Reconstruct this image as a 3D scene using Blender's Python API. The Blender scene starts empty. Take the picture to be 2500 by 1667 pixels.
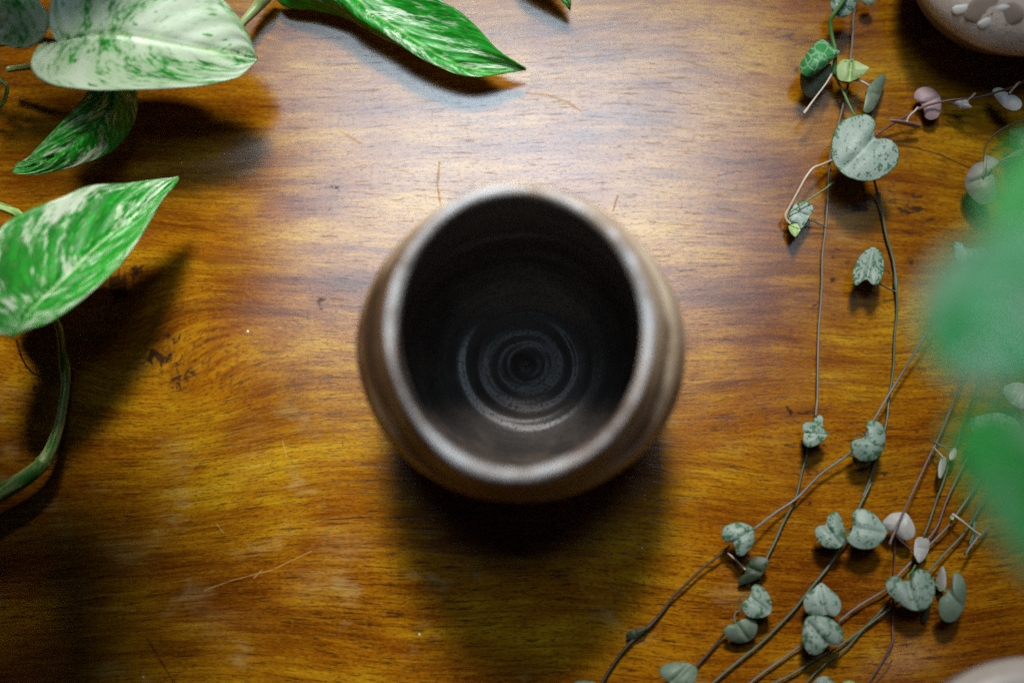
import bpy, math, random
from mathutils import Vector, noise as mnoise

random.seed(7)
S = bpy.context.scene
COL = S.collection
CM = 0.01

# ------------------------------------------------------------------ camera
DIST, TILT, FOCAL = 45.0, math.radians(8.0), 52.0
CAM = Vector((0.0, -DIST * math.sin(TILT), DIST * math.cos(TILT)))      # cm
cd = bpy.data.cameras.new("camera")
cam = bpy.data.objects.new("camera", cd)
COL.objects.link(cam)
cam.location = CAM * CM
cam.rotation_euler = (TILT, 0, 0)
cd.sensor_width = 36.0
cd.lens = FOCAL
cd.clip_start, cd.clip_end = 0.02, 20.0
cd.dof.use_dof = True
cd.dof.focus_distance = 0.4465
cd.dof.aperture_fstop = 3.0
S.camera = cam

# ------------------------------------------------------------------ world and window light
W = bpy.data.worlds.new("World")
S.world = W
W.use_nodes = True
bg = W.node_tree.nodes["Background"]
bg.inputs[0].default_value = (0.55, 0.7, 1.0, 1)
bg.inputs[1].default_value = 0.006


def area(name, loc, aim, sx, sy, power, col, spread):
    ld = bpy.data.lights.new(name, 'AREA')
    ld.shape = 'RECTANGLE'
    ld.size, ld.size_y = sx * CM, sy * CM
    ld.energy = power
    ld.color = col
    ld.spread = math.radians(spread)
    o = bpy.data.objects.new(name, ld)
    COL.objects.link(o)
    o.location = Vector(loc) * CM
    d = (Vector(aim) - Vector(loc)).normalized()
    o.rotation_euler = d.to_track_quat('-Z', 'Y').to_euler()
    return o


area("window_light", (-0.5, 31.5, 101), (-0.2, 3.0, 0), 47, 31, 0.18, (0.66, 0.85, 1.0), 28)
area("upper_window_light", (-7, 65, 89), (-3.4, 0.9, 0), 34, 22, 0.44, (1.0, 0.965, 0.91), 16.5)

S.view_settings.view_transform = 'Standard'
S.view_settings.look = 'None'
S.view_settings.exposure = -0.12
S.view_settings.gamma = 1.0
S.cycles.use_denoising = False
S.cycles.max_bounces = 8
S.cycles.caustics_reflective = False
S.cycles.caustics_refractive = False


# ------------------------------------------------------------------ helpers
def at(u, v, z=0.0):
    """real position (cm) of the spot seen at photo coordinate u, v and lying z cm above the table"""
    nx = (u - 1250.0) / 2500.0 * 36.0 / FOCAL
    ny = -(v - 833.5) / 2500.0 * 36.0 / FOCAL
    s, c = math.sin(TILT), math.cos(TILT)
    d = Vector((nx, s + ny * c, -c + ny * s))
    return CAM + d * ((z - CAM.z) / d.z)


ZF = {'A': (0, 0, 700 / 2350), 'B': (0, 400, 700 / 2350), 'C': (0, 800, 700 / 2350), 'D': (600, 0, 800 / 2352),
      'E': (1850, 0, 650 / 2352), 'F': (1850, 380, 650 / 2352), 'G': (1850, 780, 650 / 2352),
      'H': (1850, 1180, 650 / 2093), 'J': (1350, 1200, 650 / 2182), 'P': (0, 0, 1)}


def zf(k, pts):
    ox, oy, f = ZF[k]
    return [(ox + p[0] * f, oy + p[1] * f) + tuple(p[2:]) for p in pts]


def catmull(pts, n, closed=False):
    P = [Vector(p) for p in pts]
    m = len(P)
    out = []
    segs = m if closed else m - 1
    for i in range(n):
        t = i / (n if closed else (n - 1)) * segs
        k = min(int(t), segs - 1)
        f = t - k
        if closed:
            a, b, c, d = P[(k - 1) % m], P[k % m], P[(k + 1) % m], P[(k + 2) % m]
        else:
            a, b, c, d = P[max(k - 1, 0)], P[k], P[k + 1], P[min(k + 2, m - 1)]
        out.append(0.5 * ((2 * b) + (c - a) * f + (2 * a - 5 * b + 4 * c - d) * f * f + (3 * b - a - 3 * c + d) * f ** 3))
    return out


def mesh_obj(name, verts, faces, mat, parent=None, uvs=None, smooth=True):
    """verts in cm, world space"""
    org = parent.location if parent else Vector((0, 0, 0))
    if parent and parent.parent:
        org = parent.parent.location
    me = bpy.data.meshes.new(name)
    me.from_pydata([tuple(Vector(v) * CM - org) for v in verts], [], faces)
    if uvs:
        for ln, data in uvs.items():
            layer = me.uv_layers.new(name=ln)
            li = [0] * len(me.loops)
            me.loops.foreach_get("vertex_index", li)
            flat = []
            for k in li:
                flat.extend(data[k])
            layer.data.foreach_set("uv", flat)
    if smooth:
        me.polygons.foreach_set("use_smooth", [True] * len(me.polygons))
    mats = mat if isinstance(mat, (list, tuple)) else [mat]
    for m in mats:
        me.materials.append(m)
    me.update()
    o = bpy.data.objects.new(name, me)
    COL.objects.link(o)
    if parent:
        o.parent = parent
    return o


def thing(name, label, cat, loc, group=None):
    o = bpy.data.objects.new(name, None)
    COL.objects.link(o)
    o.location = Vector(loc) * CM
    o.empty_display_size = 0.01
    o['label'] = label
    o['category'] = cat
    if group:
        o['group'] = group
    return o


def tube(name, pts, rad, mat, parent, sides=8, step=0.25, wob=0.0, bumps=()):
    """pts: world cm points; rad: single radius or list matching pts (cm)"""
    if not isinstance(rad, (list, tuple)):
        rad = [rad] * len(pts)
    L = sum((Vector(pts[i + 1]) - Vector(pts[i])).length for i in range(len(pts) - 1))
    n = max(6, min(160, int(L / step)))
    P = catmull(pts, n)
    R = catmull([(r, 0, 0) for r in rad], n)
    verts, faces, uv = [], [], []
    up = Vector((0.13, 0.2, 1)).normalized()
    for i in range(n):
        t = (P[min(i + 1, n - 1)] - P[max(i - 1, 0)]).normalized()
        a = t.cross(up)
        if a.length < 1e-4:
            a = t.cross(Vector((1, 0, 0)))
        a.normalize()
        b = a.cross(t).normalized()
        r = R[i].x * (.74 if rad[0] < .1 else 1)
        f = i / (n - 1)
        for (bp, bw, bh) in bumps:
            r += bh * math.exp(-((f - bp) / bw) ** 2)
        off = Vector((0, 0, 0))
        if wob:
            off = Vector((mnoise.noise(P[i] * 0.9), mnoise.noise(P[i] * 0.9 + Vector((9, 0, 0))), 0)) * wob * 2.2
        for k in range(sides):
            an = 2 * math.pi * k / sides
            verts.append(P[i] + off + (a * math.cos(an) + b * math.sin(an)) * r)
            uv.append((f * L, k / sides))
    for i in range(n - 1):
        for k in range(sides):
            k2 = (k + 1) % sides
            faces.append((i * sides + k, i * sides + k2, (i + 1) * sides + k2, (i + 1) * sides + k))
    faces.append(tuple(range(sides)))
    faces.append(tuple(reversed(range((n - 1) * sides, n * sides))))
    return mesh_obj(name, verts, faces, mat, parent, {'UVMap': uv})


def solidify(o, th, mat_off=0):
    m = o.modifiers.new("thickness", 'SOLIDIFY')
    m.thickness = th * CM
    m.offset = -1.0
    m.material_offset = mat_off
    m.material_offset_rim = 0


def loft_leaf(name, rows, mat, parent, nt=48, ns=9, ripple=0.03, th=0.045, seed=0):
    """rows: polylines of (u, v, z) with equal counts, from one leaf edge across the midrib to the other"""
    R = [catmull([at(*p) for p in r], nt) for r in rows]
    nr = len(rows)
    total = (nr - 1) * ns + 1
    verts, uv = [], []
    mid = (nr - 1) / 2
    for i in range(nt):
        col = [R[k][i] for k in range(nr)]
        cc = catmull(col, total)
        for j, p in enumerate(cc):
            s = (j / (total - 1)) * 2 - 1
            q = Vector((p.x * 0.55 + seed, p.y * 0.55, seed))
            w = abs(s) * ripple * 3
            fold = 0.10 * math.exp(-(s / 0.05) ** 2)
            vein = 0.014 * math.sin((i / nt - 0.3 * abs(s)) * 60)
            edge = min(1.0, (1 - abs(s)) * 6) * min(1, (i / nt) * 8, (1 - i / nt) * 8)
            verts.append(p + Vector((0, 0, w * mnoise.noise(q) + (vein - fold) * edge)))
            uv.append((i / (nt - 1), s))
    faces = []
    for i in range(nt - 1):
        for j in range(total - 1):
            a = i * total + j
            faces.append((a, a + 1, a + total + 1, a + total))
    o = mesh_obj(name, verts, faces, mat, parent, {'UVMap': uv})
    # face the upper side upwards
    if sum(p.normal.z * p.area for p in o.data.polygons) < 0:
        o.data.flip_normals()
    solidify(o, th, 1 if isinstance(mat, (list, tuple)) and len(mat) > 1 else 0)
    return o


LEAFN = [0]


def heart_leaf(k, outline, z, mat, parent, tilt=(0, 0), dome=0.10, crease=0.05, th=0.085, name="leaf", c=None):
    """outline in one zoom frame; tilt = height change (cm) across half the leaf along u, v"""
    LEAFN[0] += 1
    sd = LEAFN[0] * 3.7
    tilt = (tilt[0] + .10 * math.sin(sd * 5.1), tilt[1] + .10 * math.sin(sd * 3.3 + 1))
    O = zf(k, outline)
    n = 72
    P = catmull([(p[0], p[1], 0) for p in O], n, closed=True)
    xs, ys = [p.x for p in P], [p.y for p in P]
    hu, hv = max(1, (max(xs) - min(xs)) / 2), max(1, (max(ys) - min(ys)) / 2)
    if c:
        cx, cy = zf(k, [c])[0]
    else:
        A = cx = cy = 0
        for i in range(n):
            p, q = P[i], P[(i + 1) % n]
            w = p.x * q.y - q.x * p.y
            A += w
            cx += (p.x + q.x) * w
            cy += (p.y + q.y) * w
        cx /= 3 * A
        cy /= 3 * A
    size = math.sqrt(hu * hv) * 0.0125
    # axis: from the notch (outline point nearest the centre) through the centre
    nn = min(P, key=lambda p: (p.x - cx) ** 2 + (p.y - cy) ** 2)
    ax = Vector((cx - nn.x, cy - nn.y, 0))
    ax.normalize()
    verts, loc, rad, faces = [], [], [], []
    rings = [0.0, .12, .25, .38, .5, .62, .74, .85, .93, .975, 1.0]
    for ri, r in enumerate(rings):
        for i in range(n if ri else 1):
            p = P[i]
            u, v = cx + (p.x - cx) * r, cy + (p.y - cy) * r
            dz = tilt[0] * (u - cx) / hu + tilt[1] * (v - cy) / hv
            dz += 1.5 * dome * (1 - r ** 2.2)
            d = abs((u - cx) * ax.y - (v - cy) * ax.x) * 0.0125 / max(size, .05)
            dz -= 1.3 * crease * math.exp(-(d / 0.16) ** 2) * (1 - r ** 4)
            dz += 0.05 * size * mnoise.noise(Vector((u * .02 + sd, v * .02, sd)))
            verts.append(at(u, v, max(0.06, z + dz)))
            loc.append((((u - cx) * ax.x + (v - cy) * ax.y) * 0.0125 + sd, ((v - cy) * ax.x - (u - cx) * ax.y) * 0.0125))
            rad.append((r, d))
    for i in range(n):
        faces.append((0, 1 + (i + 1) % n, 1 + i))
    for ri in range(1, len(rings) - 1):
        b0, b1 = 1 + (ri - 1) * n, 1 + ri * n
        for i in range(n):
            j = (i + 1) % n
            faces.append((b0 + i, b0 + j, b1 + j, b1 + i))
    o = mesh_obj(name, verts, faces, mat, parent, {'loc': loc, 'rad': rad})
    if sum(p.normal.z * p.area for p in o.data.polygons) < 0:
        o.data.flip_normals()
    solidify(o, th)
    return o


# ------------------------------------------------------------------ node helper
class NT:
    def __init__(self, name):
        self.m = bpy.data.materials.new(name)
        self.m.use_nodes = True
        self.t = self.m.node_tree
        self.b = self.t.nodes["Principled BSDF"]

    def n(self, typ, **kw):
        x = self.t.nodes.new(typ)
        for k, v in kw.items():
            setattr(x, k, v)
        return x

    def put(self, sock, v):
        if hasattr(v, 'is_linked') or isinstance(v, bpy.types.NodeSocket):
            self.t.links.new(v, sock)
        elif v is not None:
            if isinstance(v, (tuple, list)) and sock.type == 'RGBA' and len(v) == 3:
                v = (*v, 1)
            sock.default_value = v

    def math(self, op, a, b=None, c=None, clamp=False):
        x = self.n('ShaderNodeMath', operation=op, use_clamp=clamp)
        self.put(x.inputs[0], a)
        self.put(x.inputs[1], b)
        self.put(x.inputs[2], c)
        return x.outputs[0]

    def vec(self, x, y, z=0.0):
        c = self.n('ShaderNodeCombineXYZ')
        self.put(c.inputs[0], x)
        self.put(c.inputs[1], y)
        self.put(c.inputs[2], z)
        return c.outputs[0]

    def sep(self, v):
        c = self.n('ShaderNodeSeparateXYZ')
        self.put(c.inputs[0], v)
        return c.outputs

    def noise(self, v, scale=1.0, detail=3.0, rough=0.55, dist=0.0, out='Fac'):
        x = self.n('ShaderNodeTexNoise')
        self.put(x.inputs['Vector'], v)
        x.inputs['Scale'].default_value = scale
        x.inputs['Detail'].default_value = detail
        x.inputs['Roughness'].default_value = rough
        x.inputs['Distortion'].default_value = dist
        return x.outputs[out]

    def ss(self, v, lo, hi, a=0.0, b=1.0):
        x = self.n('ShaderNodeMapRange', interpolation_type='SMOOTHSTEP')
        self.put(x.inputs['Value'], v)
        self.put(x.inputs['From Min'], lo)
        self.put(x.inputs['From Max'], hi)
        self.put(x.inputs['To Min'], a)
        self.put(x.inputs['To Max'], b)
        return x.outputs['Result']

    def mix(self, f, a, b, mode='MIX'):
        x = self.n('ShaderNodeMix', data_type='RGBA', blend_type=mode)
        self.put(x.inputs['Factor'], f)
        self.put(x.inputs[6], a)
        self.put(x.inputs[7], b)
        return x.outputs[2]

    def ramp(self, f, stops):
        x = self.n('ShaderNodeValToRGB')
        cr = x.color_ramp
        while len(cr.elements) < len(stops):
            cr.elements.new(0.5)
        for e, (p, c) in zip(cr.elements, stops):
            e.position = p
            e.color = (*c, 1)
        self.put(x.inputs[0], f)
        return x.outputs[0]

    def bump(self, h, strength=0.3, dist=0.0005):
        x = self.n('ShaderNodeBump')
        x.inputs['Strength'].default_value = strength
        x.inputs['Distance'].default_value = dist
        self.put(x.inputs['Height'], h)
        self.put(self.b.inputs['Normal'], x.outputs[0])

    def obj_cm(self):
        tc = self.n('ShaderNodeTexCoord')
        x = self.n('ShaderNodeVectorMath', operation='SCALE')
        self.t.links.new(tc.outputs['Object'], x.inputs[0])
        x.inputs['Scale'].default_value = 100.0
        return x.outputs[0]

    def uv(self, name):
        x = self.n('ShaderNodeUVMap')
        x.uv_map = name
        return x.outputs[0]

    def set(self, **kw):
        for k, v in kw.items():
            self.put(self.b.inputs[k.replace('_', ' ')], v)
        return self.m


# ------------------------------------------------------------------ table
def wood_material():
    N = NT("varnished_wood")
    P = N.obj_cm()
    x, y, _ = N.sep(P)
    # knots bend the grain
    yy = y
    for (u, v, r, a) in [(300, 690, 1.8, .75), (410, 860, 1.8, .75), (2150, 500, 2.4, .7), (2060, 760, 2.0, .55), (1965, 1060, 1.7, .55)]:
        k = at(u, v)
        dx = N.math('SUBTRACT', x, k.x)
        dy = N.math('SUBTRACT', y, k.y)
        d2 = N.math('ADD', N.math('MULTIPLY', N.math('MULTIPLY', dx, dx), 0.5), N.math('MULTIPLY', dy, dy))
        e = N.math('EXPONENT', N.math('MULTIPLY', d2, -1.0 / (r * r)))
        yy = N.math('SUBTRACT', yy, N.math('MULTIPLY', N.math('MULTIPLY', dy, e), a))
    wv = N.math('SUBTRACT', N.noise(N.vec(N.math('MULTIPLY', x, .07), N.math('MULTIPLY', y, .11), 3.0), 1.0, 0.5), 0.5)
    yy = N.math('ADD', yy, N.math('MULTIPLY', wv, 3.2))
    wv2 = N.math('SUBTRACT', N.noise(N.vec(N.math('MULTIPLY', x, .55), N.math('MULTIPLY', y, .8), 8.0), 1.0, 2.0), 0.5)
    yy = N.math('ADD', yy, N.math('MULTIPLY', wv2, 0.06))
    patch = N.noise(N.vec(N.math('MULTIPLY', x, .17), N.math('MULTIPLY', yy, .42), 1.0), 1.0, 3.0, .5)
    band = N.noise(N.vec(N.math('MULTIPLY', x, .13), N.math('MULTIPLY', yy, 1.9), 5.0), 1.0, 5.0, .6)
    fib = N.noise(N.vec(N.math('MULTIPLY', x, .55), N.math('MULTIPLY', yy, 7.0), 2.0), 1.0, 5.0, .68)
    fine = N.noise(N.vec(N.math('MULTIPLY', x, 1.9), N.math('MULTIPLY', yy, 17.0), 4.0), 1.0, 3.0, .65)
    tone = N.math('ADD', N.math('MULTIPLY', patch, .52), N.math('MULTIPLY', band, .34))
    tone = N.math('ADD', tone, N.math('MULTIPLY', fib, .40))
    tone = N.math('SUBTRACT', tone, 0.145)
    tone = N.math('ADD', N.math('MULTIPLY', N.math('SUBTRACT', tone, .5), 1.1), .50)
    col = N.ramp(tone, [(0.24, (.07, .015, .0010)), (0.38, (.18, .055, .0016)), (0.49, (.33, .134, .0030)), (0.60, (.46, .243, .006)), (0.78, (.56, .37, .03))])
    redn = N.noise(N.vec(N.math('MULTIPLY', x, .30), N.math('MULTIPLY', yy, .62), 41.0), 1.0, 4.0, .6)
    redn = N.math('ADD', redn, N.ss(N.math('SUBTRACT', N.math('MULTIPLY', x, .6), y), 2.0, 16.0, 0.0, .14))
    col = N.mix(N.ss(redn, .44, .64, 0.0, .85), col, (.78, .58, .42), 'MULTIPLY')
    # darker short pores along the grain
    ncl = N.noise(N.vec(N.math('MULTIPLY', x, .12), N.math('MULTIPLY', y, .25), 6.0), 1.0, 2.0)
    pore = N.noise(N.vec(N.math('MULTIPLY', x, 1.0), N.math('MULTIPLY', yy, 11.0), 9.0), 1.0, 4.0, .66)
    lo = N.math('SUBTRACT', 0.625, N.math('MULTIPLY', ncl, .15))
    pm = N.ss(pore, lo, N.math('ADD', lo, .10))
    # more pores towards the near edge of the board
    near = N.ss(y, 2.0, -8.0, .45, 1.0)
    col = N.mix(N.math('MULTIPLY', N.math('MULTIPLY', pm, .8), near), col, (.022, .008, .003))
    fm = N.ss(fine, .5, .72)
    col = N.mix(N.math('MULTIPLY', fm, .72), col, (.09, .025, .004))
    # open pores: tiny dark flecks everywhere
    fleck = N.noise(N.vec(N.math('MULTIPLY', x, 7.0), N.math('MULTIPLY', yy, 19.0), 14.0), 1.0, 2.0, .7)
    col = N.mix(N.ss(fleck, .52, .70, 0.0, .75), col, (.06, .018, .003))
    lite = N.ss(fleck, .46, .30, 0.0, .12)
    col = N.mix(lite, col, (.72, .46, .06))
    # pale worn spots in the varnish
    worn = N.noise(N.vec(N.math('MULTIPLY', x, .55), N.math('MULTIPLY', y, .75), 12.0), 1.0, 3.0, .55)
    left = N.ss(y, 1.0, -4.0, .12, 1.0)
    wm = N.math('MULTIPLY', N.math('MULTIPLY', N.ss(worn, .56, .72), left), N.ss(x, 9.0, 3.0, .15, 1.0))
    for (u, v, rx, ry, a) in [(835, 1325, .85, .55, .9), (775, 1420, .8, .5, .55), (310, 1345, .7, .5, .7), (175, 1445, .7, .5, .6), (610, 1100, .5, .9, .5), (430, 1110, .45, .5, .5), (530, 1520, .8, .35, .7), (640, 770, .7, .3, .4), (2065, 575, .45, .3, .8), (480, 1465, .4, .35, .6)]:
        k = at(u, v)
        q = N.math('ADD', N.math('POWER', N.math('MULTIPLY', N.math('SUBTRACT', x, k.x), 1 / rx), 2.0),
                   N.math('POWER', N.math('MULTIPLY', N.math('SUBTRACT', y, k.y), 1 / ry), 2.0))
        e = N.math('EXPONENT', N.math('MULTIPLY', q, -1.0))
        e = N.math('MULTIPLY', e, N.ss(worn, .30, .62, .4 * a, a))
        wm = N.math('MAXIMUM', wm, e)
    wm = N.math('MULTIPLY', wm, N.ss(fib, .40, .60, .15, 1.0))
    col = N.mix(N.math('MULTIPLY', wm, .5), col, (.42, .30, .12))
    # burr eyes and dark checks
    spot = N.noise(N.vec(N.math('MULTIPLY', x, 1.9), N.math('MULTIPLY', y, 3.6), 21.0), 1.0, 4.0, .62, .6)
    spotv = N.noise(N.vec(N.math('MULTIPLY', x, 3.4), N.math('MULTIPLY', y, 2.6), 27.0), 1.0, 4.0, .62, .6)
    dk = None
    halo = None
    for (u, v, rx, ry, kind, a) in [(290, 690, .6, .8, 1, .34), (330, 665, .5, .5, 1, .27), (400, 850, .7, .75, 1, .29), (445, 930, .7, .6, 1, .27), (385, 812, .6, .2, 0, .16),
                                 (2090, 505, 1.0, .33, 0, .25), (2215, 510, 1.0, .40, 0, .24), (2180, 478, 1.3, .3, 0, .22), (2250, 548, .9, .35, 0, .17), (2300, 432, .5, .45, 0, .18), (2215, 425, .3, .2, 0, .16), (2240, 570, .8, .18, 0, .2),
                                 (2040, 620, .5, .3, 0, .18), (2075, 640, .4, .3, 0, .18), (2030, 675, .5, .3, 0, .19), (2045, 770, .9, .5, 0, .12), (1995, 752, .4, .3, 0, .17), (1960, 1012, .8, .5, 0, .16), (1965, 1095, 1.0, .55, 0, .19), (1985, 1140, 1.1, .4, 0, .17), (2150, 1150, 1.4, .5, 0, .14),
                                 (785, 735, .4, .35, 0, .24), (815, 470, .3, .45, 0, .2), (800, 505, .3, .3, 0, .14), (2150, 660, .5, .6, 1, .12), (2230, 640, .4, .4, 1, .13),
                                 (1935, 155, .35, .7, 1, .15), (1945, 88, .6, .35, 0, .15), (1975, 1225, .25, .5, 1, .16), (550, 640, .8, .3, 0, .12), (575, 640, .4, .2, 0, .12)]:
        k = at(u, v)
        q = N.math('ADD', N.math('POWER', N.math('MULTIPLY', N.math('SUBTRACT', x, k.x), 1 / rx), 2.0),
                   N.math('POWER', N.math('MULTIPLY', N.math('SUBTRACT', y, k.y), 1 / ry), 2.0))
        e = N.math('EXPONENT', N.math('MULTIPLY', q, -1.0))
        th = N.math('SUBTRACT', 0.78, N.math('MULTIPLY', e, a + .12))
        m = N.math('MULTIPLY', N.ss(spotv if kind else spot, th, N.math('ADD', th, .15)), N.ss(e, .08, .35))
        dk = m if dk is None else N.math('MAXIMUM', dk, m)
        halo = e if halo is None else N.math('MAXIMUM', halo, e)
    col = N.mix(N.math('MULTIPLY', halo, .42), col, (.13, .035, .003))
    col = N.mix(N.math('MULTIPLY', dk, .85), col, (.016, .009, .009))

    # scratches and hair cracks
    def lines(segs, w):
        acc = None
        for (u0, v0, u1, v1) in segs:
            a, b = at(u0, v0), at(u1, v1)
            d = b - a
            L2 = d.x ** 2 + d.y ** 2
            rx, ry = N.math('SUBTRACT', x, a.x), N.math('SUBTRACT', y, a.y)
            t = N.math('DIVIDE', N.math('ADD', N.math('MULTIPLY', rx, d.x), N.math('MULTIPLY', ry, d.y)), L2, clamp=True)
            ex = N.math('SUBTRACT', rx, N.math('MULTIPLY', t, d.x))
            ey = N.math('SUBTRACT', ry, N.math('MULTIPLY', t, d.y))
            dd = N.math('SQRT', N.math('ADD', N.math('MULTIPLY', ex, ex), N.math('MULTIPLY', ey, ey)))
            acc = dd if acc is None else N.math('MINIMUM', acc, dd)
        jit = N.noise(P, 3.0, 3.0)
        acc = N.math('ADD', acc, N.math('MULTIPLY', N.math('SUBTRACT', jit, .5), w * 1.6))
        return N.ss(acc, w, w * .25)

    dark = lines([(680, 97, 735, 92), (735, 92, 785, 95), (788, 156, 870, 155), (1400, 143, 1470, 136), (1470, 136, 1545, 128), (1180, 82, 1235, 83), (1238, 94, 1268, 94),
                  (1330, 181, 1375, 178), (1755, 429, 1795, 422), (1940, 110, 2010, 97), (2010, 97, 2110, 86), (2193, 355, 2240, 362), (2240, 362, 2300, 380), (2300, 380, 2365, 410), (1895, 92, 1940, 84), (1450, 74, 1505, 65),
                  (620, 106, 633, 106), (330, 1262, 300, 1258), (800, 1268, 905, 1262)], .035)
    col = N.mix(N.math('MULTIPLY', dark, .8), col, (.03, .016, .012))
    seam = lines([(358, 1556, 388, 1605), (388, 1605, 425, 1667)], .05)
    col = N.mix(N.math('MULTIPLY', seam, .6), col, (.05, .012, .004))
    rust = lines([(1073, 395, 1068, 450), (1068, 450, 1075, 497), (1285, 228, 1335, 232), (1335, 232, 1385, 250), (1385, 250, 1418, 272), (1507, 480, 1497, 515), (830, 320, 880, 350)], .05)
    pale = lines([(500, 1440, 560, 1418), (560, 1418, 665, 1390), (665, 1390, 760, 1345), (530, 1280, 545, 1300), (690, 1075, 700, 1115), (620, 1410, 640, 1390), (200, 1482, 330, 1490)], .028)
    col = N.mix(N.math('MULTIPLY', pale, .5), col, (.50, .32, .10))
    vo = N.n('ShaderNodeTexVoronoi')
    N.put(vo.inputs['Vector'], P)
    vo.inputs['Scale'].default_value = .75
    sp = N.math('MULTIPLY', N.ss(vo.outputs['Distance'], .032, .018), N.ss(N.sep(vo.outputs['Color'])[0], .78, .8))
    col = N.mix(sp, col, (.7, .68, .62))
    # varnish: duller where worn, across scratches and open pores
    rgh = N.math('ADD', N.math('MULTIPLY', N.noise(N.vec(N.math('MULTIPLY', x, .5), N.math('MULTIPLY', y, 1.2), 31.0), 1.0, 3.0), .07), .165)
    rgh = N.math('ADD', rgh, N.math('MULTIPLY', N.math('MAXIMUM', pm, dk), .03))
    rgh = N.math('ADD', rgh, N.ss(fleck, .5, .7, 0.0, .04))
    rgh = N.math('ADD', rgh, N.math('MULTIPLY', rust, .12))
    spec = N.math('SUBTRACT', .95, N.math('MULTIPLY', N.math('MAXIMUM', dk, N.math('MAXIMUM', N.math('MULTIPLY', rust, .5), N.math('MULTIPLY', pm, .45))), .70))
    h = N.math('ADD', N.math('MULTIPLY', fine, .45), N.math('SUBTRACT', N.math('MULTIPLY', fib, .5), N.math('MULTIPLY', fleck, .5)))
    h = N.math('SUBTRACT', h, N.math('MULTIPLY', pm, .5))
    h = N.math('SUBTRACT', h, N.math('MULTIPLY', dark, .8))
    h = N.math('ADD', h, N.math('MULTIPLY', N.noise(P, 9.0, 3.0), .35))
    N.bump(h, 0.09, 0.00010)
    # clear varnish film over the wood
    nrm = N.b.inputs['Normal'].links[0].from_socket
    N.t.nodes.remove(N.b)
    df, gl = N.n('ShaderNodeBsdfDiffuse'), N.n('ShaderNodeBsdfGlossy', distribution='BECKMANN')
    N.put(df.inputs['Color'], col)
    N.put(gl.inputs['Roughness'], rgh)
    fr = N.n('ShaderNodeFresnel')
    fr.inputs['IOR'].default_value = 1.7
    mx = N.n('ShaderNodeMixShader')
    N.put(mx.inputs[0], N.math('MULTIPLY', fr.outputs[0], spec))
    for sh in (df, gl):
        N.t.links.new(nrm, sh.inputs['Normal'])
    N.t.links.new(df.outputs[0], mx.inputs[1])
    N.t.links.new(gl.outputs[0], mx.inputs[2])
    N.t.links.new(mx.outputs[0], N.t.nodes['Material Output'].inputs[0])
    return N.m


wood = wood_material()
bx, by, bz = 55.0, 40.0, 2.6
bev = .3
tv, tf = [], []
for (z, ins) in [(-bz, 0), (-bev, 0), (0, bev)]:
    for (sx, sy) in [(-1, -1), (1, -1), (1, 1), (-1, 1)]:
        tv.append((sx * (bx - ins), sy * (by - ins), z))
for r in range(2):
    for k in range(4):
        tf.append((r * 4 + k, r * 4 + (k + 1) % 4, (r + 1) * 4 + (k + 1) % 4, (r + 1) * 4 + k))
tf += [(3, 2, 1, 0), (8, 9, 10, 11)]
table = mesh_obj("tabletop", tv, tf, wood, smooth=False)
table['label'] = "worn golden brown varnished wooden tabletop with knots, scratches and horizontal grain"
table['category'] = "table"

# ------------------------------------------------------------------ cup
cupc = Vector((0.30, -0.84, 0.0))


def lathe(name, prof, mat, parent, c, nseg=128, fx=None):
    """prof: (radius, z) list; fx(r, z, ang) -> Vector offset"""
    verts, faces, uv = [], [], []
    for i, (r, z) in enumerate(prof):
        for k in range(nseg):
            an = 2 * math.pi * k / nseg
            p = Vector((r * math.cos(an), r * math.sin(an), z))
            if fx:
                p = fx(p, r, z, an)
            verts.append(c + p)
            uv.append((k / nseg, i / len(prof)))
    for i in range(len(prof) - 1):
        for k in range(nseg):
            k2 = (k + 1) % nseg
            faces.append((i * nseg + k, i * nseg + k2, (i + 1) * nseg + k2, (i + 1) * nseg + k))
    return mesh_obj(name, verts, faces, mat, parent, {'UVMap': uv})


def cup_fx(p, r, z, an):
    t = max(0.0, min(1.0, (z - 3.0) / 5.0))
    t2 = max(0.0, min(1.0, (z - 5.0) / 2.9))
    t2 = t2 * t2 * (3 - 2 * t2)
    q = Vector((p.x * (1.012 - .067 * t2), p.y * (.95 + .095 * t2), p.z))
    lump = mnoise.noise(Vector((math.cos(an) * .9, math.sin(an) * .9, z * .35 + 4)))
    k = 1 + .026 * lump + .011 * mnoise.noise(Vector((math.cos(an) * 2.2, math.sin(an) * 2.2, z * 1.5)))
    q.x *= k
    q.y *= k
    q.z += .13 * t * mnoise.noise(Vector((math.cos(an) * 1.1 + 5, math.sin(an) * 1.1, 1)))
    lean = (z - 4) / 4
    q.x += -.13 * lean
    return q


def smooth_prof(pts, n):
    return [(p.x, p.y) for p in catmull([(a, b, 0) for a, b in pts], n)]


outer = smooth_prof([(0.0, .25), (1.6, .22), (2.55, .12), (2.85, 0.0), (3.0, .15), (3.15, .6), (3.75, 2.0), (4.2, 3.4), (4.36, 4.7), (4.27, 5.8), (4.05, 6.6), (3.84, 7.2), (3.71, 7.6), (3.64, 7.85), (3.55, 8.0), (3.43, 8.03), (3.34, 7.97), (3.28, 7.86)], 120)
inner = smooth_prof([(3.28, 7.86), (3.25, 7.6), (3.32, 7.0), (3.48, 5.9), (3.55, 4.9), (3.42, 3.8), (3.12, 2.8), (2.68, 2.05), (2.1, 1.48), (1.4, 1.12), (.75, .95), (.3, .88), (0.03, .86)], 150)
# throwing grooves on the outside
outer = [(r + (.030 * math.sin(z * 5.2 + .6) + .018 * math.sin(z * 11.0)) * (1 if .4 < z < 7.3 else 0), z) for r, z in outer]


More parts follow.
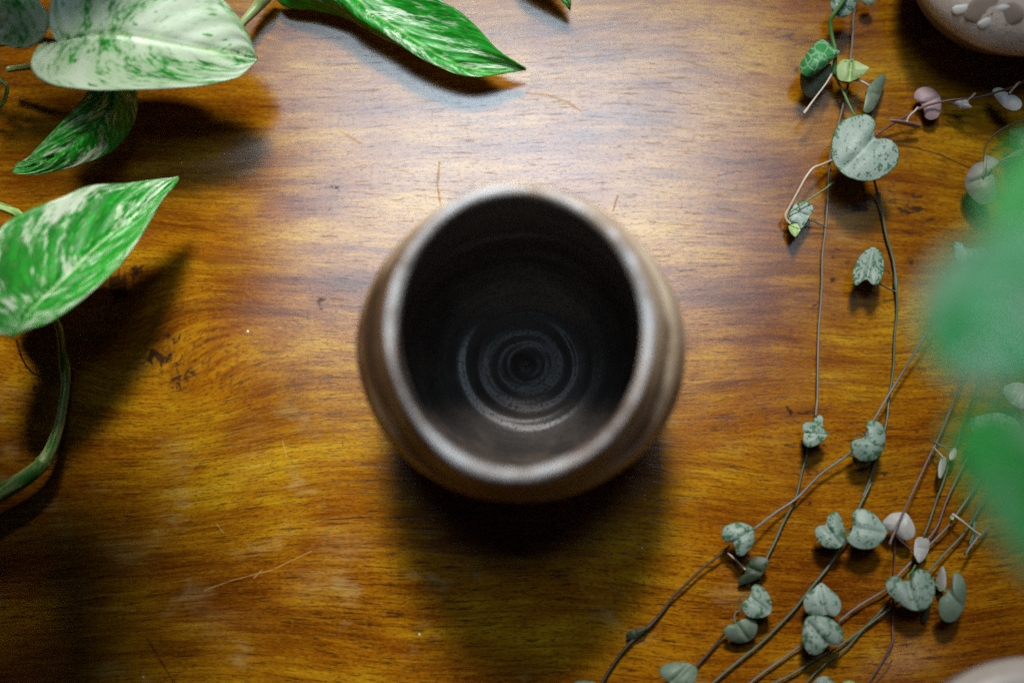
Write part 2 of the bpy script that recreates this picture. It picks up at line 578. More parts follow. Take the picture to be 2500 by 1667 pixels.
def inner_fx(p, r, z, an):
    # spiral finger ridges left by throwing
    s = r if z < 2.05 else 2.68 + (z - 2.05) * .62
    ph = s * 2 * math.pi / .62 - an
    am = .040 * min(1, s / .35) * (1 if z < 6.5 else max(0, (7.4 - z) / .9)) * (.6 + .8 * (0.5 + mnoise.noise(Vector((s * 1.4, math.cos(an), math.sin(an))))))
    w = .7 * math.sin(ph + 1.3 * mnoise.noise(Vector((s * 1.1, 5, 2)))) + 1.5 * mnoise.noise(Vector((s * 2.6, 3.0 + .5 * math.cos(an), .5 * math.sin(an)))) + 1.0 * mnoise.noise(Vector((s * 6.5, 1.0 + .6 * math.sin(an), .6 * math.cos(an))))
    f = max(0.0, min(1.0, (3.6 - z) / 2.4))
    p = p.copy()
    p.z += am * w * f
    d = Vector((p.x, p.y, 0))
    if d.length > 1e-4:
        p += d.normalized() * (am * .8 * w * (1 - f))
    # little twisted knob and dimple in the middle
    dd = math.hypot(p.x - .02, p.y - .03)
    p.z += -.22 * math.exp(-(dd / .30) ** 2) + .10 * math.exp(-((dd - .52) / .16) ** 2)
    q = cup_fx(p, r, z, an)
    q.x += .02
    return q


N = NT("ash_glaze")
P = N.obj_cm()
x, y, z = N.sep(P)
ang = N.math('ARCTAN2', y, x)
band = N.noise(N.vec(N.math('MULTIPLY', N.math('COSINE', ang), 1.1), N.math('MULTIPLY', N.math('SINE', ang), 1.1), N.math('MULTIPLY', z, 1.3)), 1.0, 4.0, .55, .4)
rr = N.math('SQRT', N.math('ADD', N.math('MULTIPLY', x, x), N.math('MULTIPLY', y, y)))
streak = N.noise(N.vec(N.math('MULTIPLY', N.math('COSINE', ang), 1.6), N.math('MULTIPLY', N.math('SINE', ang), 1.6), N.math('MULTIPLY', z, 4.2)), 1.0, 4.0, .6)
f = N.math('ADD', N.math('MULTIPLY', band, .62), N.math('MULTIPLY', streak, .38))
f = N.math('ADD', f, N.math('MULTIPLY', N.math('COSINE', N.math('SUBTRACT', ang, .6)), .09))  # glaze paler at right; front darkened in colour as if lit from behind
body = N.ramp(f, [(.36, (.040, .022, .014)), (.46, (.22, .135, .085)), (.54, (.46, .35, .24)), (.64, (.68, .58, .45))])
rimm = N.ss(N.math('ADD', z, N.math('MULTIPLY', N.math('SUBTRACT', band, .5), .9)), 7.80, 8.04)
rimm = N.math('MULTIPLY', rimm, N.ss(band, .28, .44, .55, 1.0))
rimc = N.mix(N.ss(N.noise(P, 1.3, 4.0, .6), .30, .56), (.24, .195, .165), (.50, .515, .54))  # pale rim glaze, with the window's blue sheen put into the colour
col = N.mix(rimm, body, rimc)
line = N.math('MULTIPLY', N.ss(N.math('ABSOLUTE', N.math('SUBTRACT', z, N.math('ADD', 6.95, N.math('MULTIPLY', N.math('SUBTRACT', band, .5), 2.2)))), .42, .08), N.ss(N.math('SINE', ang), .75, -.5, .25, .9))
col = N.mix(line, col, (.055, .028, .017))
speck = N.ss(N.noise(P, 9.0, 2.0), .70, .76)
col = N.mix(N.math('MULTIPLY', speck, .5), col, (.06, .035, .02))
N.bump(N.math('ADD', N.noise(P, 4.0, 4.0), N.math('MULTIPLY', streak, 1.5)), .35, .0006)
glaze_out = N.set(Base_Color=col, Roughness=N.math('ADD', .30, N.math('MULTIPLY', streak, .25)), IOR=1.55)

N = NT("black_interior_glaze")
P = N.obj_cm()
x, y, z = N.sep(P)
n1 = N.noise(P, 1.1, 4.0, .6)
pits = N.ss(N.noise(P, 13.0, 2.0, .6), .60, .68)
r2 = N.math('SQRT', N.math('ADD', N.math('MULTIPLY', x, x), N.math('MULTIPLY', y, y)))
rg = N.noise(N.vec(N.math('MULTIPLY', r2, 5.0), N.math('MULTIPLY', z, 4.0), 2.0), 1.0, 3.0)
col = N.mix(N.ss(n1, .42, .68), (.026, .022, .020), (.055, .040, .032))
col = N.mix(N.math('MULTIPLY', N.ss(rg, .5, .7), .4), col, (.05, .046, .045))
col = N.mix(N.ss(N.math('ADD', z, N.math('MULTIPLY', N.math('SUBTRACT', rg, .5), 2.5)), 2.0, 5.6, 0.0, .85), col, (.20, .165, .145))  # paler up the wall: missing bounce light put into the glaze colour
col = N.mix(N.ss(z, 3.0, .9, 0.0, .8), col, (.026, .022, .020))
col = N.mix(N.math('MULTIPLY', pits, .85), col, (.004, .003, .003))
N.bump(N.math('SUBTRACT', N.math('ADD', N.math('MULTIPLY', N.noise(P, 16.0, 2.0), .5), N.math('MULTIPLY', rg, .8)), N.math('MULTIPLY', pits, 1.2)), .35, .0004)
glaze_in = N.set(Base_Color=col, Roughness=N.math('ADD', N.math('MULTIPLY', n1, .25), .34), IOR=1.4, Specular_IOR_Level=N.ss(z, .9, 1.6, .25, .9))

cup = thing("cup", "handmade stoneware cup with black interior and pale grey rim in the middle of the table", "cup", cupc)
lathe("body", outer, glaze_out, cup, cupc, 160, cup_fx)
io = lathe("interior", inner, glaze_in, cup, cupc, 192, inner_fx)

# ------------------------------------------------------------------ other pots
N = NT("speckled_stoneware")
P = N.obj_cm()
sp = N.ss(N.noise(P, 7.5, 2.0, .5), .66, .72)
n1 = N.noise(P, .9, 3.0)
x, y, z = N.sep(P)
col = N.mix(N.ss(n1, .35, .65), (.70, .58, .50), (.82, .72, .65))
col = N.mix(N.ss(z, 2.65, 2.25), col, (.14, .08, .045))  # brown below the shoulder: shade of the underside put into the colour
col = N.mix(N.math('MULTIPLY', sp, .8), col, (.09, .045, .025))
N.bump(N.noise(P, 8.0, 3.0), .25, .0004)
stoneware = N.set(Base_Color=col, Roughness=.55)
N = NT("white_glaze")
P = N.obj_cm()
white_glaze = N.set(Base_Color=N.mix(N.noise(P, 3.0), (.80, .80, .78), (.88, .88, .86)), Roughness=.25)
N = NT("brown_slip")
P = N.obj_cm()
brown_slip = N.set(Base_Color=N.mix(N.noise(P, 1.6, 4.0), (.30, .23, .185), (.46, .37, .31)), Roughness=.5)
N = NT("soil")
P = N.obj_cm()
N.bump(N.noise(P, 5.0, 5.0), 1.0, .003)
soil_m = N.set(Base_Color=N.mix(N.noise(P, 6.0, 4.0), (.010, .007, .005), (.05, .03, .02)), Roughness=.9)
N = NT("cream_glaze")
P = N.obj_cm()
x, y, z = N.sep(P)
edge = N.ss(z, 4.35, 4.15)
col = N.mix(N.noise(P, 1.4, 3.0), (.52, .45, .39), (.64, .58, .52))
col = N.mix(N.math('MULTIPLY', edge, .8), col, (.18, .10, .05))
col = N.mix(N.math('MULTIPLY', N.ss(N.noise(P, 7.0, 2.0), .66, .72), .6), col, (.15, .08, .05))
cream_glaze = N.set(Base_Color=col, Roughness=.4)


def pot_fx(p, r, z, an):
    k = 1 + .012 * mnoise.noise(Vector((math.cos(an), math.sin(an), z * .4)))
    return Vector((p.x * k, p.y * k, p.z))


pc = at(2492, -138, 2.6)
pc = Vector((pc.x, pc.y, 0))
pot = thing("plant_pot", "speckled stoneware plant pot with white tooth-like beads beside the reddish vine", "plant pot", pc)
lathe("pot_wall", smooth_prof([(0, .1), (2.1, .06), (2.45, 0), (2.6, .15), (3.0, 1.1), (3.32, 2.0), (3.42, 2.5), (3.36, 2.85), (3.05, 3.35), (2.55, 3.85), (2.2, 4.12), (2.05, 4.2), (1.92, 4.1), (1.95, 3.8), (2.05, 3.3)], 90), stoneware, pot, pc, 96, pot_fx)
lathe("potting_soil", [(2.06, 3.45), (1.6, 3.52), (1.0, 3.6), (.5, 3.63), (.02, 3.65)], soil_m, pot, pc, 48, pot_fx)


def shoulder(an, r):
    """point on the sloping shoulder of the pot"""
    pr = [(3.36, 2.85), (3.05, 3.35), (2.55, 3.85), (2.2, 4.12)]
    for (r0, z0), (r1, z1) in zip(pr, pr[1:]):
        if r1 <= r <= r0:
            f = (r0 - r) / (r0 - r1)
            return pc + Vector((math.cos(an) * r, math.sin(an) * r, z0 + (z1 - z0) * f))
    return pc + Vector((math.cos(an) * r, math.sin(an) * r, 3.4))


def bead(name, an, r, lx, ly, h, mat, rot=0.0):
    c0 = shoulder(an, r)
    e = .02
    tn = (shoulder(an + e, r) - c0).normalized()
    up = (shoulder(an, r - .06) - c0).normalized()
    nrm = tn.cross(up).normalized()
    if nrm.z < 0:
        nrm = -nrm
    a = tn * math.cos(rot) + up * math.sin(rot)
    b = up * math.cos(rot) - tn * math.sin(rot)
    verts, faces = [], []
    nn, rings = 20, 7
    for i in range(rings):
        t = i / (rings - 1) * math.pi / 2
        for k in range(nn):
            q = 2 * math.pi * k / nn
            pinch = (1 - .55 * math.sin(q)) * (1 + .12 * math.sin(3 * q + lx * 40))
            verts.append(c0 + a * (lx * math.cos(q) * math.cos(t) * pinch) + b * (ly * math.sin(q) * math.cos(t)) + nrm * (h * math.sin(t) - .05))
    for i in range(rings - 1):
        for k in range(nn):
            k2 = (k + 1) % nn
            faces.append((i * nn + k, i * nn + k2, (i + 1) * nn + k2, (i + 1) * nn + k))
    return mesh_obj(name, verts, faces, mat, pot)


for (u, v, lx, ly, rot) in [(2356, 20, .17, .40, -.55), (2410, 53, .17, .30, -.3), (2467, 90, .16, .32, -.9), (2452, 20, .15, .30, -.9)]:
    # find the spot of the shoulder seen there
    best = min(((math.hypot((shoulder(a, r) - at(u, v, shoulder(a, r).z)).x, (shoulder(a, r) - at(u, v, shoulder(a, r).z)).y), a, r)
                for a in [math.pi + i * .02 for i in range(90)] for r in [2.2 + j * .03 for j in range(38)]), key=lambda q: q[0])
    bead("bead", best[1], best[2], lx, ly, .07, white_glaze, rot)
best = min(((math.hypot((shoulder(a, r) - at(2428, 22, shoulder(a, r).z)).x, (shoulder(a, r) - at(2428, 22, shoulder(a, r).z)).y), a, r)
            for a in [math.pi + i * .02 for i in range(90)] for r in [2.2 + j * .03 for j in range(38)]), key=lambda q: q[0])
bead("mouth_recess", best[1], best[2], .80, .55, .055, brown_slip, .35)

bc = at(2535, 1985, 4.0)
bc = Vector((bc.x, bc.y, 0))
bowl = thing("bowl", "cream ceramic bowl whose rounded edge shows in the near right corner", "bowl", bc)
lathe("bowl_wall", smooth_prof([(0, .1), (2.0, .05), (2.3, 0), (2.6, .3), (3.5, 1.8), (4.0, 3.2), (4.12, 4.0), (4.08, 4.3), (3.9, 4.55), (3.6, 4.72), (3.2, 4.75), (2.95, 4.6), (2.9, 4.2), (2.7, 2.6), (1.9, 1.1), (.02, .8)], 90), cream_glaze, bowl, bc, 96, pot_fx)


# ------------------------------------------------------------------ pothos
def pothos_mat(name, th, seed, light=(.55, .74, .48), green=(.007, .215, .012), soft=.05, scale=1.0):
    N = NT(name)
    t, s, _ = N.sep(N.uv('UVMap'))
    a = N.math('ABSOLUTE', s)
    c = N.math('SUBTRACT', t, N.math('MULTIPLY', N.math('POWER', a, 1.2), .30))
    big = N.noise(N.vec(N.math('MULTIPLY', c, 7.0 * scale), N.math('MULTIPLY', s, 1.6 * scale), seed), 1.0, 3.0, .55, .4)
    med = N.noise(N.vec(N.math('MULTIPLY', c, 34.0 * scale), N.math('MULTIPLY', s, 5.0 * scale), seed + 3), 1.0, 4.0, .6, .5)
    sm = N.noise(N.vec(N.math('MULTIPLY', c, 75.0 * scale), N.math('MULTIPLY', s, 15.0 * scale), seed + 6), 1.0, 3.0, .6)
    f = N.math('ADD', N.math('MULTIPLY', big, .40), N.math('ADD', N.math('MULTIPLY', med, .34), N.math('MULTIPLY', sm, .26)))
    m = N.ss(f, th - soft, th + soft)
    gr = N.mix(N.ss(med, .35, .65), green, tuple(q * 2.1 for q in green))
    gr = N.mix(N.ss(sm, .52, .7), gr, (.10, .27, .045))
    lt = N.mix(N.ss(big, .4, .7), light, (.68, .82, .64))
    lt = N.mix(N.math('MULTIPLY', N.ss(sm, .45, .3), .35), lt, (.25, .46, .16))
    spn = N.noise(N.vec(N.math('MULTIPLY', c, 22.0 * scale), N.math('MULTIPLY', s, 6.5 * scale), seed + 9), 1.0, 1.5, .5)
    m = N.math('MULTIPLY', m, N.ss(spn, .66, .70, 1.0, .12))
    col = N.mix(m, gr, lt)
    rib = N.ss(a, .035, .012)
    col = N.mix(N.math('MULTIPLY', rib, .5), col, (.25, .42, .12))
    col = N.mix(N.math('MULTIPLY', N.ss(a, .965, .99), .55), col, (.06, .20, .03))
    vein = N.math('SINE', N.math('MULTIPLY', c, 66.0))
    N.bump(N.math('ADD', N.math('MULTIPLY', vein, .35), N.math('MULTIPLY', sm, .5)), .3, .0005)
    N.set(Base_Color=col, Roughness=.36, IOR=1.45)
    # a thin blade lets some light through
    tr = N.n('ShaderNodeBsdfTranslucent')
    N.put(tr.inputs[0], N.mix(.5, col, (.10, .30, .02)))
    mx = N.n('ShaderNodeMixShader')
    mx.inputs[0].default_value = .14
    out = N.t.nodes['Material Output']
    N.t.links.new(N.b.outputs[0], mx.inputs[1])
    N.t.links.new(tr.outputs[0], mx.inputs[2])
    N.t.links.new(mx.outputs[0], out.inputs[0])
    return N.m


def stem_mat(name, c0, c1, rough=.45, sc=1.0):
    N = NT(name)
    uv = N.uv('UVMap')
    l, k, _ = N.sep(uv)
    n = N.noise(N.vec(N.math('MULTIPLY', l, .9 * sc), N.math('MULTIPLY', k, 9.0), 1.0), 1.0, 3.0, .6)
    return N.set(Base_Color=N.mix(N.ss(n, .38, .66), c0, c1), Roughness=rough)


under = NT("leaf_underside")
tt, s_, _ = under.sep(under.uv('UVMap'))
under = under.set(Base_Color=under.mix(under.noise(under.vec(under.math('MULTIPLY', tt, 14.0), under.math('MULTIPLY', s_, 2.0), 0), 1.0, 3.0), (.15, .19, .045), (.34, .36, .14)), Roughness=.5)
green_stem = stem_mat("pothos_stem", (.06, .27, .03), (.60, .78, .30), .35)
pale_stem = stem_mat("pothos_petiole", (.22, .32, .10), (.45, .52, .25), .4)
dim_root = stem_mat("aerial_root_skin", (.10, .11, .02), (.20, .20, .05), .6)

pm_a = pothos_mat("pothos_blade_cream", .452, 1.3)
pm_b = pothos_mat("pothos_blade_marbled", .535, 7.7, soft=.035)
pm_c = pothos_mat("pothos_blade_streaked", .53, 4.1)
pm_d = pothos_mat("pothos_blade_green", .55, 11.9, light=(.42, .56, .36))
pm_f = pothos_mat("pothos_blade_bright", .52, 19.2, light=(.05, .66, .14), green=(.010, .50, .035), soft=.10, scale=.5)
pm_e = pothos_mat("pothos_blade_pale", .50, 15.2, light=(.32, .97, .54), green=(.015, .42, .06), soft=.10, scale=.5)
pm_e.node_tree.nodes['Principled BSDF'].inputs['Roughness'].default_value = .28
pm_e.node_tree.nodes['Principled BSDF'].inputs['Specular IOR Level'].default_value = 1.0

plant = thing("pothos_plant", "marbled cream and green pothos plant reaching in from the left edge of the table", "plant", at(-420, 300, 0))


def leafrows(k, e1, mid, e2):
    return [zf(k, e1), zf(k, mid), zf(k, e2)]


# largest leaf
loft_leaf("leaf", [
    [(140, 104, 3.80), (118, 108, 3.90), (92, 118, 3.90), (77, 165, 3.80), (112, 204, 3.60), (200, 220, 3.50), (330, 221, 3.40), (470, 214, 3.20), (575, 192, 3.00), (612, 163, 2.80), (628, 146, 2.70)],
    [(140, 104, 3.80), (165, 98, 3.85), (195, 90, 3.90), (240, 83, 3.90), (285, 82, 3.90), (340, 86, 3.85), (400, 98, 3.75), (480, 114, 3.50), (560, 128, 3.20), (600, 138, 2.90), (628, 146, 2.70)],
    [(140, 104, 3.80), (128, 85, 3.90), (118, 50, 4.00), (135, -25, 4.10), (200, -75, 4.20), (300, -95, 4.20), (400, -78, 4.10), (500, -35, 3.80), (565, 22, 3.50), (608, 88, 3.10), (628, 146, 2.70)]],
    [pm_a, under], plant, seed=1, nt=64, ns=14)
# rounded leaf at the very corner
loft_leaf("leaf", [
    [(-30, -90, 4.40), (40, -55, 4.40), (88, -5, 4.30), (116, 38, 4.10), (112, 82, 3.80), (85, 111, 3.50), (45, 119, 3.30), (-5, 106, 3.20), (-55, 90, 3.10)],
    [(-30, -90, 4.40), (-5, -65, 4.40), (20, -30, 4.30), (25, 5, 4.20), (15, 40, 3.90), (0, 65, 3.60), (-15, 80, 3.40), (-35, 87, 3.20), (-55, 90, 3.10)],
    [(-30, -90, 4.40), (-70, -75, 4.40), (-105, -40, 4.30), (-125, 0, 4.20), (-125, 40, 4.00), (-115, 65, 3.70), (-95, 82, 3.40), (-75, 90, 3.20), (-55, 90, 3.10)]],
    [pm_a, under], plant, seed=2)
# twisted leaf below the largest one
loft_leaf("leaf", [
    [(250, 150, 2.69), (228, 190, 2.69), (210, 232, 2.69), (178, 272, 2.59), (140, 312, 2.38), (100, 352, 2.17), (66, 388, 1.95), (44, 398, 1.84), (32, 412, 1.74)],
    [(250, 150, 2.69), (262, 185, 2.59), (268, 225, 2.38), (258, 268, 2.27), (226, 308, 2.17), (182, 346, 2.06), (128, 382, 1.95), (76, 406, 1.84), (32, 412, 1.74)],
    [(250, 150, 2.69), (318, 185, 2.17), (336, 235, 1.64), (334, 282, 1.32), (312, 330, 1.32), (268, 374, 1.43), (196, 404, 1.53), (96, 427, 1.64), (32, 424, 1.74)]],
    [pm_c, under], plant, seed=3)
# pointed marbled leaf
loft_leaf("leaf", [
    [(33, 814, 3.95), (-2, 818, 4.04), (-48, 800, 4.15), (-75, 735, 4.21), (-55, 650, 4.17), (0, 558, 3.94), (70, 512, 3.67), (150, 482, 3.38), (222, 454, 3.11), (310, 447, 2.70), (385, 437, 2.33), (435, 433, 2.11)],
    [(33, 814, 3.95), (44, 798, 3.88), (60, 772, 3.79), (82, 748, 3.70), (107, 725, 3.58), (140, 692, 3.46), (185, 648, 3.29), (232, 602, 3.08), (298, 549, 2.83), (351, 507, 2.56), (402, 462, 2.29), (435, 433, 2.11)],
    [(33, 814, 3.95), (20, 826, 4.28), (60, 806, 4.28), (120, 785, 4.13), (180, 746, 3.99), (232, 704, 3.76), (285, 654, 3.54), (330, 598, 3.24), (366, 540, 2.96), (398, 484, 2.69), (425, 452, 2.33), (435, 433, 2.11)]],
    [pm_b, under], plant, seed=4, nt=64, ns=14)
T = lambda pts, z=None: [at(p[0], p[1], p[2] if len(p) > 2 else z) for p in pts]
tube("stem", T([(-60, 1236, .9), (0, 1203, .9), (50, 1174, .9), (92, 1143, .85), (112, 1118, .8), (128, 1086, .75), (143, 1040, .7), (153, 990, .65), (160, 940, .6), (158, 900, .6), (152, 850, .9), (140, 790, 1.6), (95, 740, 2.0)]),
     [.30, .27, .25, .23, .20, .18, .155, .14, .13, .17, .12, .11, .11], green_stem, plant, 16, .12, 0, ((.30, .012, .04),))
tube("node_tip", T([(112, 1112, .9), (122, 1122, .9), (128, 1128, .85)]), [.07, .06, .015], dim_root, plant)
tube("petiole", T([(150, 905, .7), (115, 922, .5), (80, 910, .5), (55, 878, .9), (40, 830, 2.0)]), .035, dim_root, plant)
tube("petiole", T([(-60, 478, 1.7), (0, 505, 1.7), (40, 520, 1.8), (60, 540, 1.9), (40, 800, 2.4)][:4]), .13, green_stem, plant, 12)
tube("petiole", T([(-70, 150, 1.6), (0, 196, 1.3), (18, 216, 1.2), (0, 262, .8), (-50, 270, .6)]), .09, green_stem, plant, 10)
tube("petiole", T([(140, 104, 2.9), (60, 98, 2.5), (-60, 120, 1.8)]), .1, pale_stem, plant, 10)
tube("petiole", T([(250, 150, 2.3), (180, 150, 1.8), (20, 170, 1.0)]), .1, pale_stem, plant, 10)
loft_leaf("leaf", [  # hidden leaf added under the largest one to darken the table below it
    [(90, 150, 2.2), (180, 190, 2.2), (320, 205, 2.3), (460, 195, 2.3), (560, 165, 2.2)],
    [(90, 150, 2.2), (200, 130, 2.4), (320, 125, 2.4), (450, 135, 2.4), (560, 165, 2.2)],
    [(90, 150, 2.2), (200, 70, 2.3), (320, 50, 2.3), (450, 70, 2.3), (560, 165, 2.2)]], [pm_c, under], plant, seed=21)
loft_leaf("leaf", [  # another hidden leaf, added under the pointed one for its shadow
    [(20, 745, 2.2), (90, 740, 2.2), (170, 690, 2.2), (240, 630, 2.2), (300, 545, 2.0)],
    [(20, 745, 2.2), (60, 690, 2.4), (120, 630, 2.4), (200, 580, 2.3), (300, 545, 2.0)],
    [(20, 745, 2.2), (-20, 660, 2.3), (60, 570, 2.3), (160, 525, 2.2), (300, 545, 2.0)]], [pm_c, under], plant, seed=22)
# unseen foliage added further left and higher, placed to shade the left side
for (cx_, cy_, cz_, ln, wd, an) in [(-12.6, 10.0, 23.0, 6.4, 1.5, .1), (-13.4, 12.4, 25.0, 7.0, 1.9, -.1), (-11.4, 12.0, 23.0, 6.6, 1.35, 0.0), (-17.2, 12.0, 22.5, 6.8, 2.6, 0.1), (-13.2, 13.8, 10.0, 5.4, 1.7, -.25), (-13.5, 3.2, 12.4, 6.0, 2.1, -1.6), (-12.3, 1.0, 23.0, 7.5, 2.9, -1.45), (-12.8, 6.4, 22.0, 7.5, 2.9, -1.7), (-13.0, -3.5, 21.0, 7.5, 3.0, -1.5), (-17.5, 2.0, 20.0, 9.0, 3.4, -1.3), (-17.0, -5.0, 18.0, 9.0, 3.4, -1.3), (-18.0, 7.5, 18.5, 8.5, 3.2, -1.4), (-15.0, -9.0, 19.0, 8.0, 3.0, -1.1)]:
    base = Vector((cx_, cy_, cz_))
    dx_, nx_ = Vector((math.cos(an), math.sin(an), -.15)), Vector((-math.sin(an), math.cos(an), 0))
    verts, uv, faces = [], [], []
    for i in range(25):
        t = i / 24
        w = wd * math.sin(math.pi * min(1, t * .97 + .03) ** .7) ** .9
        for j in range(9):
            s = j / 4 - 1
            verts.append(base + dx_ * (ln * (t - .5)) + nx_ * (w * s) + Vector((0, 0, .5 * abs(s) - .8 * t * t)))
            uv.append((t, s))
    for i in range(24):
        for j in range(8):
            a = i * 9 + j
            faces.append((a, a + 1, a + 10, a + 9))
    lo_ = mesh_obj("leaf", verts, faces, [pm_a, under], plant, {'UVMap': uv})
    solidify(lo_, .045, 1)
    b0 = base - dx_ * (ln * .5)
    tube("petiole", [b0, b0 + Vector((-3.0, -.5, .8)), Vector((-25.0, 2.0 + .25 * cy_, cz_ * .6)), Vector((-26.0, 2.0, .3))], .13, green_stem, plant, 8, .8)  # stalks added to carry the unseen leaves

# leaf at the far edge of the picture, curled so that its underside shows
vine = thing("pothos_vine", "dark green pothos leaf with curled pale underside lying at the far edge above the cup", "plant", at(640, 0, 0.25), "pothos vines lying at the far edge")
loft_leaf("leaf", [
    [(655, -40, 0.83), (690, 14, 0.66), (770, 28, 0.66), (838, 46, 0.70), (890, 72, 0.73), (942, 99, 0.80), (978, 115, 0.83), (1012, 131, 1.07), (1080, 165, 1.10), (1165, 187, 0.87), (1285, 169, 0.80)],
    [(655, -40, 0.83), (722, -30, 1.26), (790, -14, 1.42), (838, 5, 1.51), (868, 36, 1.48), (905, 60, 1.44), (945, 84, 1.41), (1005, 125, 1.34), (1080, 165, 1.17), (1165, 187, 1.07), (1285, 169, 0.80)],
    [(655, -40, 0.83), (745, -60, 1.13), (830, -50, 1.32), (905, -18, 1.34), (952, 15, 1.31), (1000, 45, 1.27), (1048, 78, 1.24), (1100, 112, 1.17), (1150, 138, 1.10), (1215, 157, 0.87), (1285, 169, 0.80)],
    [(655, -40, 0.83), (760, -110, 1.57), (870, -100, 1.78), (960, -70, 1.78), (1030, -32, 1.75), (1085, 8, 1.65), (1128, 35, 1.55), (1172, 76, 1.38), (1212, 119, 1.24), (1262, 155, 1.07), (1285, 169, 0.80)]],
    [pm_d, under], vine, seed=5, nt=64, ns=10)
tube("petiole", T([(500, 120, 0.59), (570, 78, 0.73), (600, 48, 0.80), (628, 18, 0.70), (648, -10, 0.78), (665, -40, 0.85)]), [.10, .11, .13, .17, .24, .16], pale_stem, vine, 14, .12)
vine2 = thing("pothos_vine", "narrow green leaf tip just entering at the far edge right of the curled leaf", "plant", at(1340, -60, 0), "pothos vines lying at the far edge")
loft_leaf("leaf", [
    [(1240, -140, 1.3), (1270, -70, 1.2), (1330, -28, 1.1), (1375, 5, .9), (1391, 23, .7)],
    [(1240, -140, 1.3), (1300, -95, 1.2), (1350, -45, 1.1), (1382, 0, .9), (1391, 23, .7)],
    [(1240, -140, 1.3), (1330, -120, 1.3), (1380, -60, 1.2), (1392, -8, 1.0), (1391, 23, .7)]], [pm_d, under], vine2, seed=6)
tube("petiole", T([(1120, -200, .3), (1190, -170, 1.0), (1240, -140, 1.3)]), .1, pale_stem, vine2)

# blurred leaves close to the lens
hang = thing("hanging_pothos", "bright green blurred leaves hanging high above the table at the right edge", "plant", at(2900, 700, 15))
ZB = 22.0
loft_leaf("leaf", [
    [(2640, 300, 22.06), (2480, 360, 21.75), (2405, 470, 21.61), (2390, 545, 21.58), (2420, 568, 21.64)],
    [(2640, 300, 22.06), (2560, 380, 21.91), (2500, 460, 21.79), (2450, 530, 21.69), (2420, 568, 21.64)],
    [(2640, 300, 22.06), (2660, 420, 22.10), (2600, 520, 21.98), (2500, 572, 21.79), (2420, 568, 21.64)]], [pm_f, under], hang, seed=7)
loft_leaf("leaf", [
    [(2620, 560, 22.02), (2520, 545, 21.83), (2350, 590, 21.51), (2270, 660, 21.35), (2238, 760, 21.29), (2262, 860, 21.33), (2315, 925, 21.44), (2370, 945, 21.54)],
    [(2620, 560, 22.02), (2580, 620, 21.95), (2520, 680, 21.83), (2470, 730, 21.73), (2430, 790, 21.66), (2400, 850, 21.60), (2380, 910, 21.56), (2370, 945, 21.54)],
    [(2620, 560, 22.02), (2690, 640, 22.15), (2700, 730, 22.18), (2690, 800, 22.15), (2650, 860, 22.08), (2580, 915, 21.95), (2470, 950, 21.73), (2370, 945, 21.54)]], [pm_e, under], hang, seed=8)
loft_leaf("leaf", [
    [(2330, 1010, 21.46), (2318, 1085, 21.44), (2350, 1170, 21.51), (2400, 1260, 21.60), (2460, 1345, 21.72), (2540, 1420, 21.87), (2640, 1470, 22.06)],
    [(2330, 1010, 21.46), (2380, 1070, 21.56), (2440, 1150, 21.68), (2500, 1230, 21.79), (2550, 1310, 21.89), (2600, 1400, 21.98), (2640, 1470, 22.06)],
    [(2330, 1010, 21.46), (2430, 985, 21.66), (2540, 1010, 21.87), (2640, 1090, 22.06), (2700, 1200, 22.18), (2710, 1340, 22.19), (2640, 1470, 22.06)]], [pm_f, under], hang, seed=9)
tube("stem", T([(2900, 250, ZB), (2800, 500, ZB), (2780, 800, ZB), (2760, 1150, ZB), (2800, 1500, ZB)]), .16, green_stem, hang, 10)
for (e) in [(2640, 300), (2620, 560), (2330, 1010)]:
    pass
tube("petiole", T([(2640, 300, 22.60), (2740, 350, ZB), (2830, 430, ZB)]), .09, green_stem, hang)
tube("petiole", T([(2620, 560, 22.50), (2720, 580, ZB), (2790, 620, ZB)]), .09, green_stem, hang)
tube("petiole", T([(2640, 1470, 22.60), (2740, 1480, ZB), (2800, 1500, ZB)]), .09, green_stem, hang)


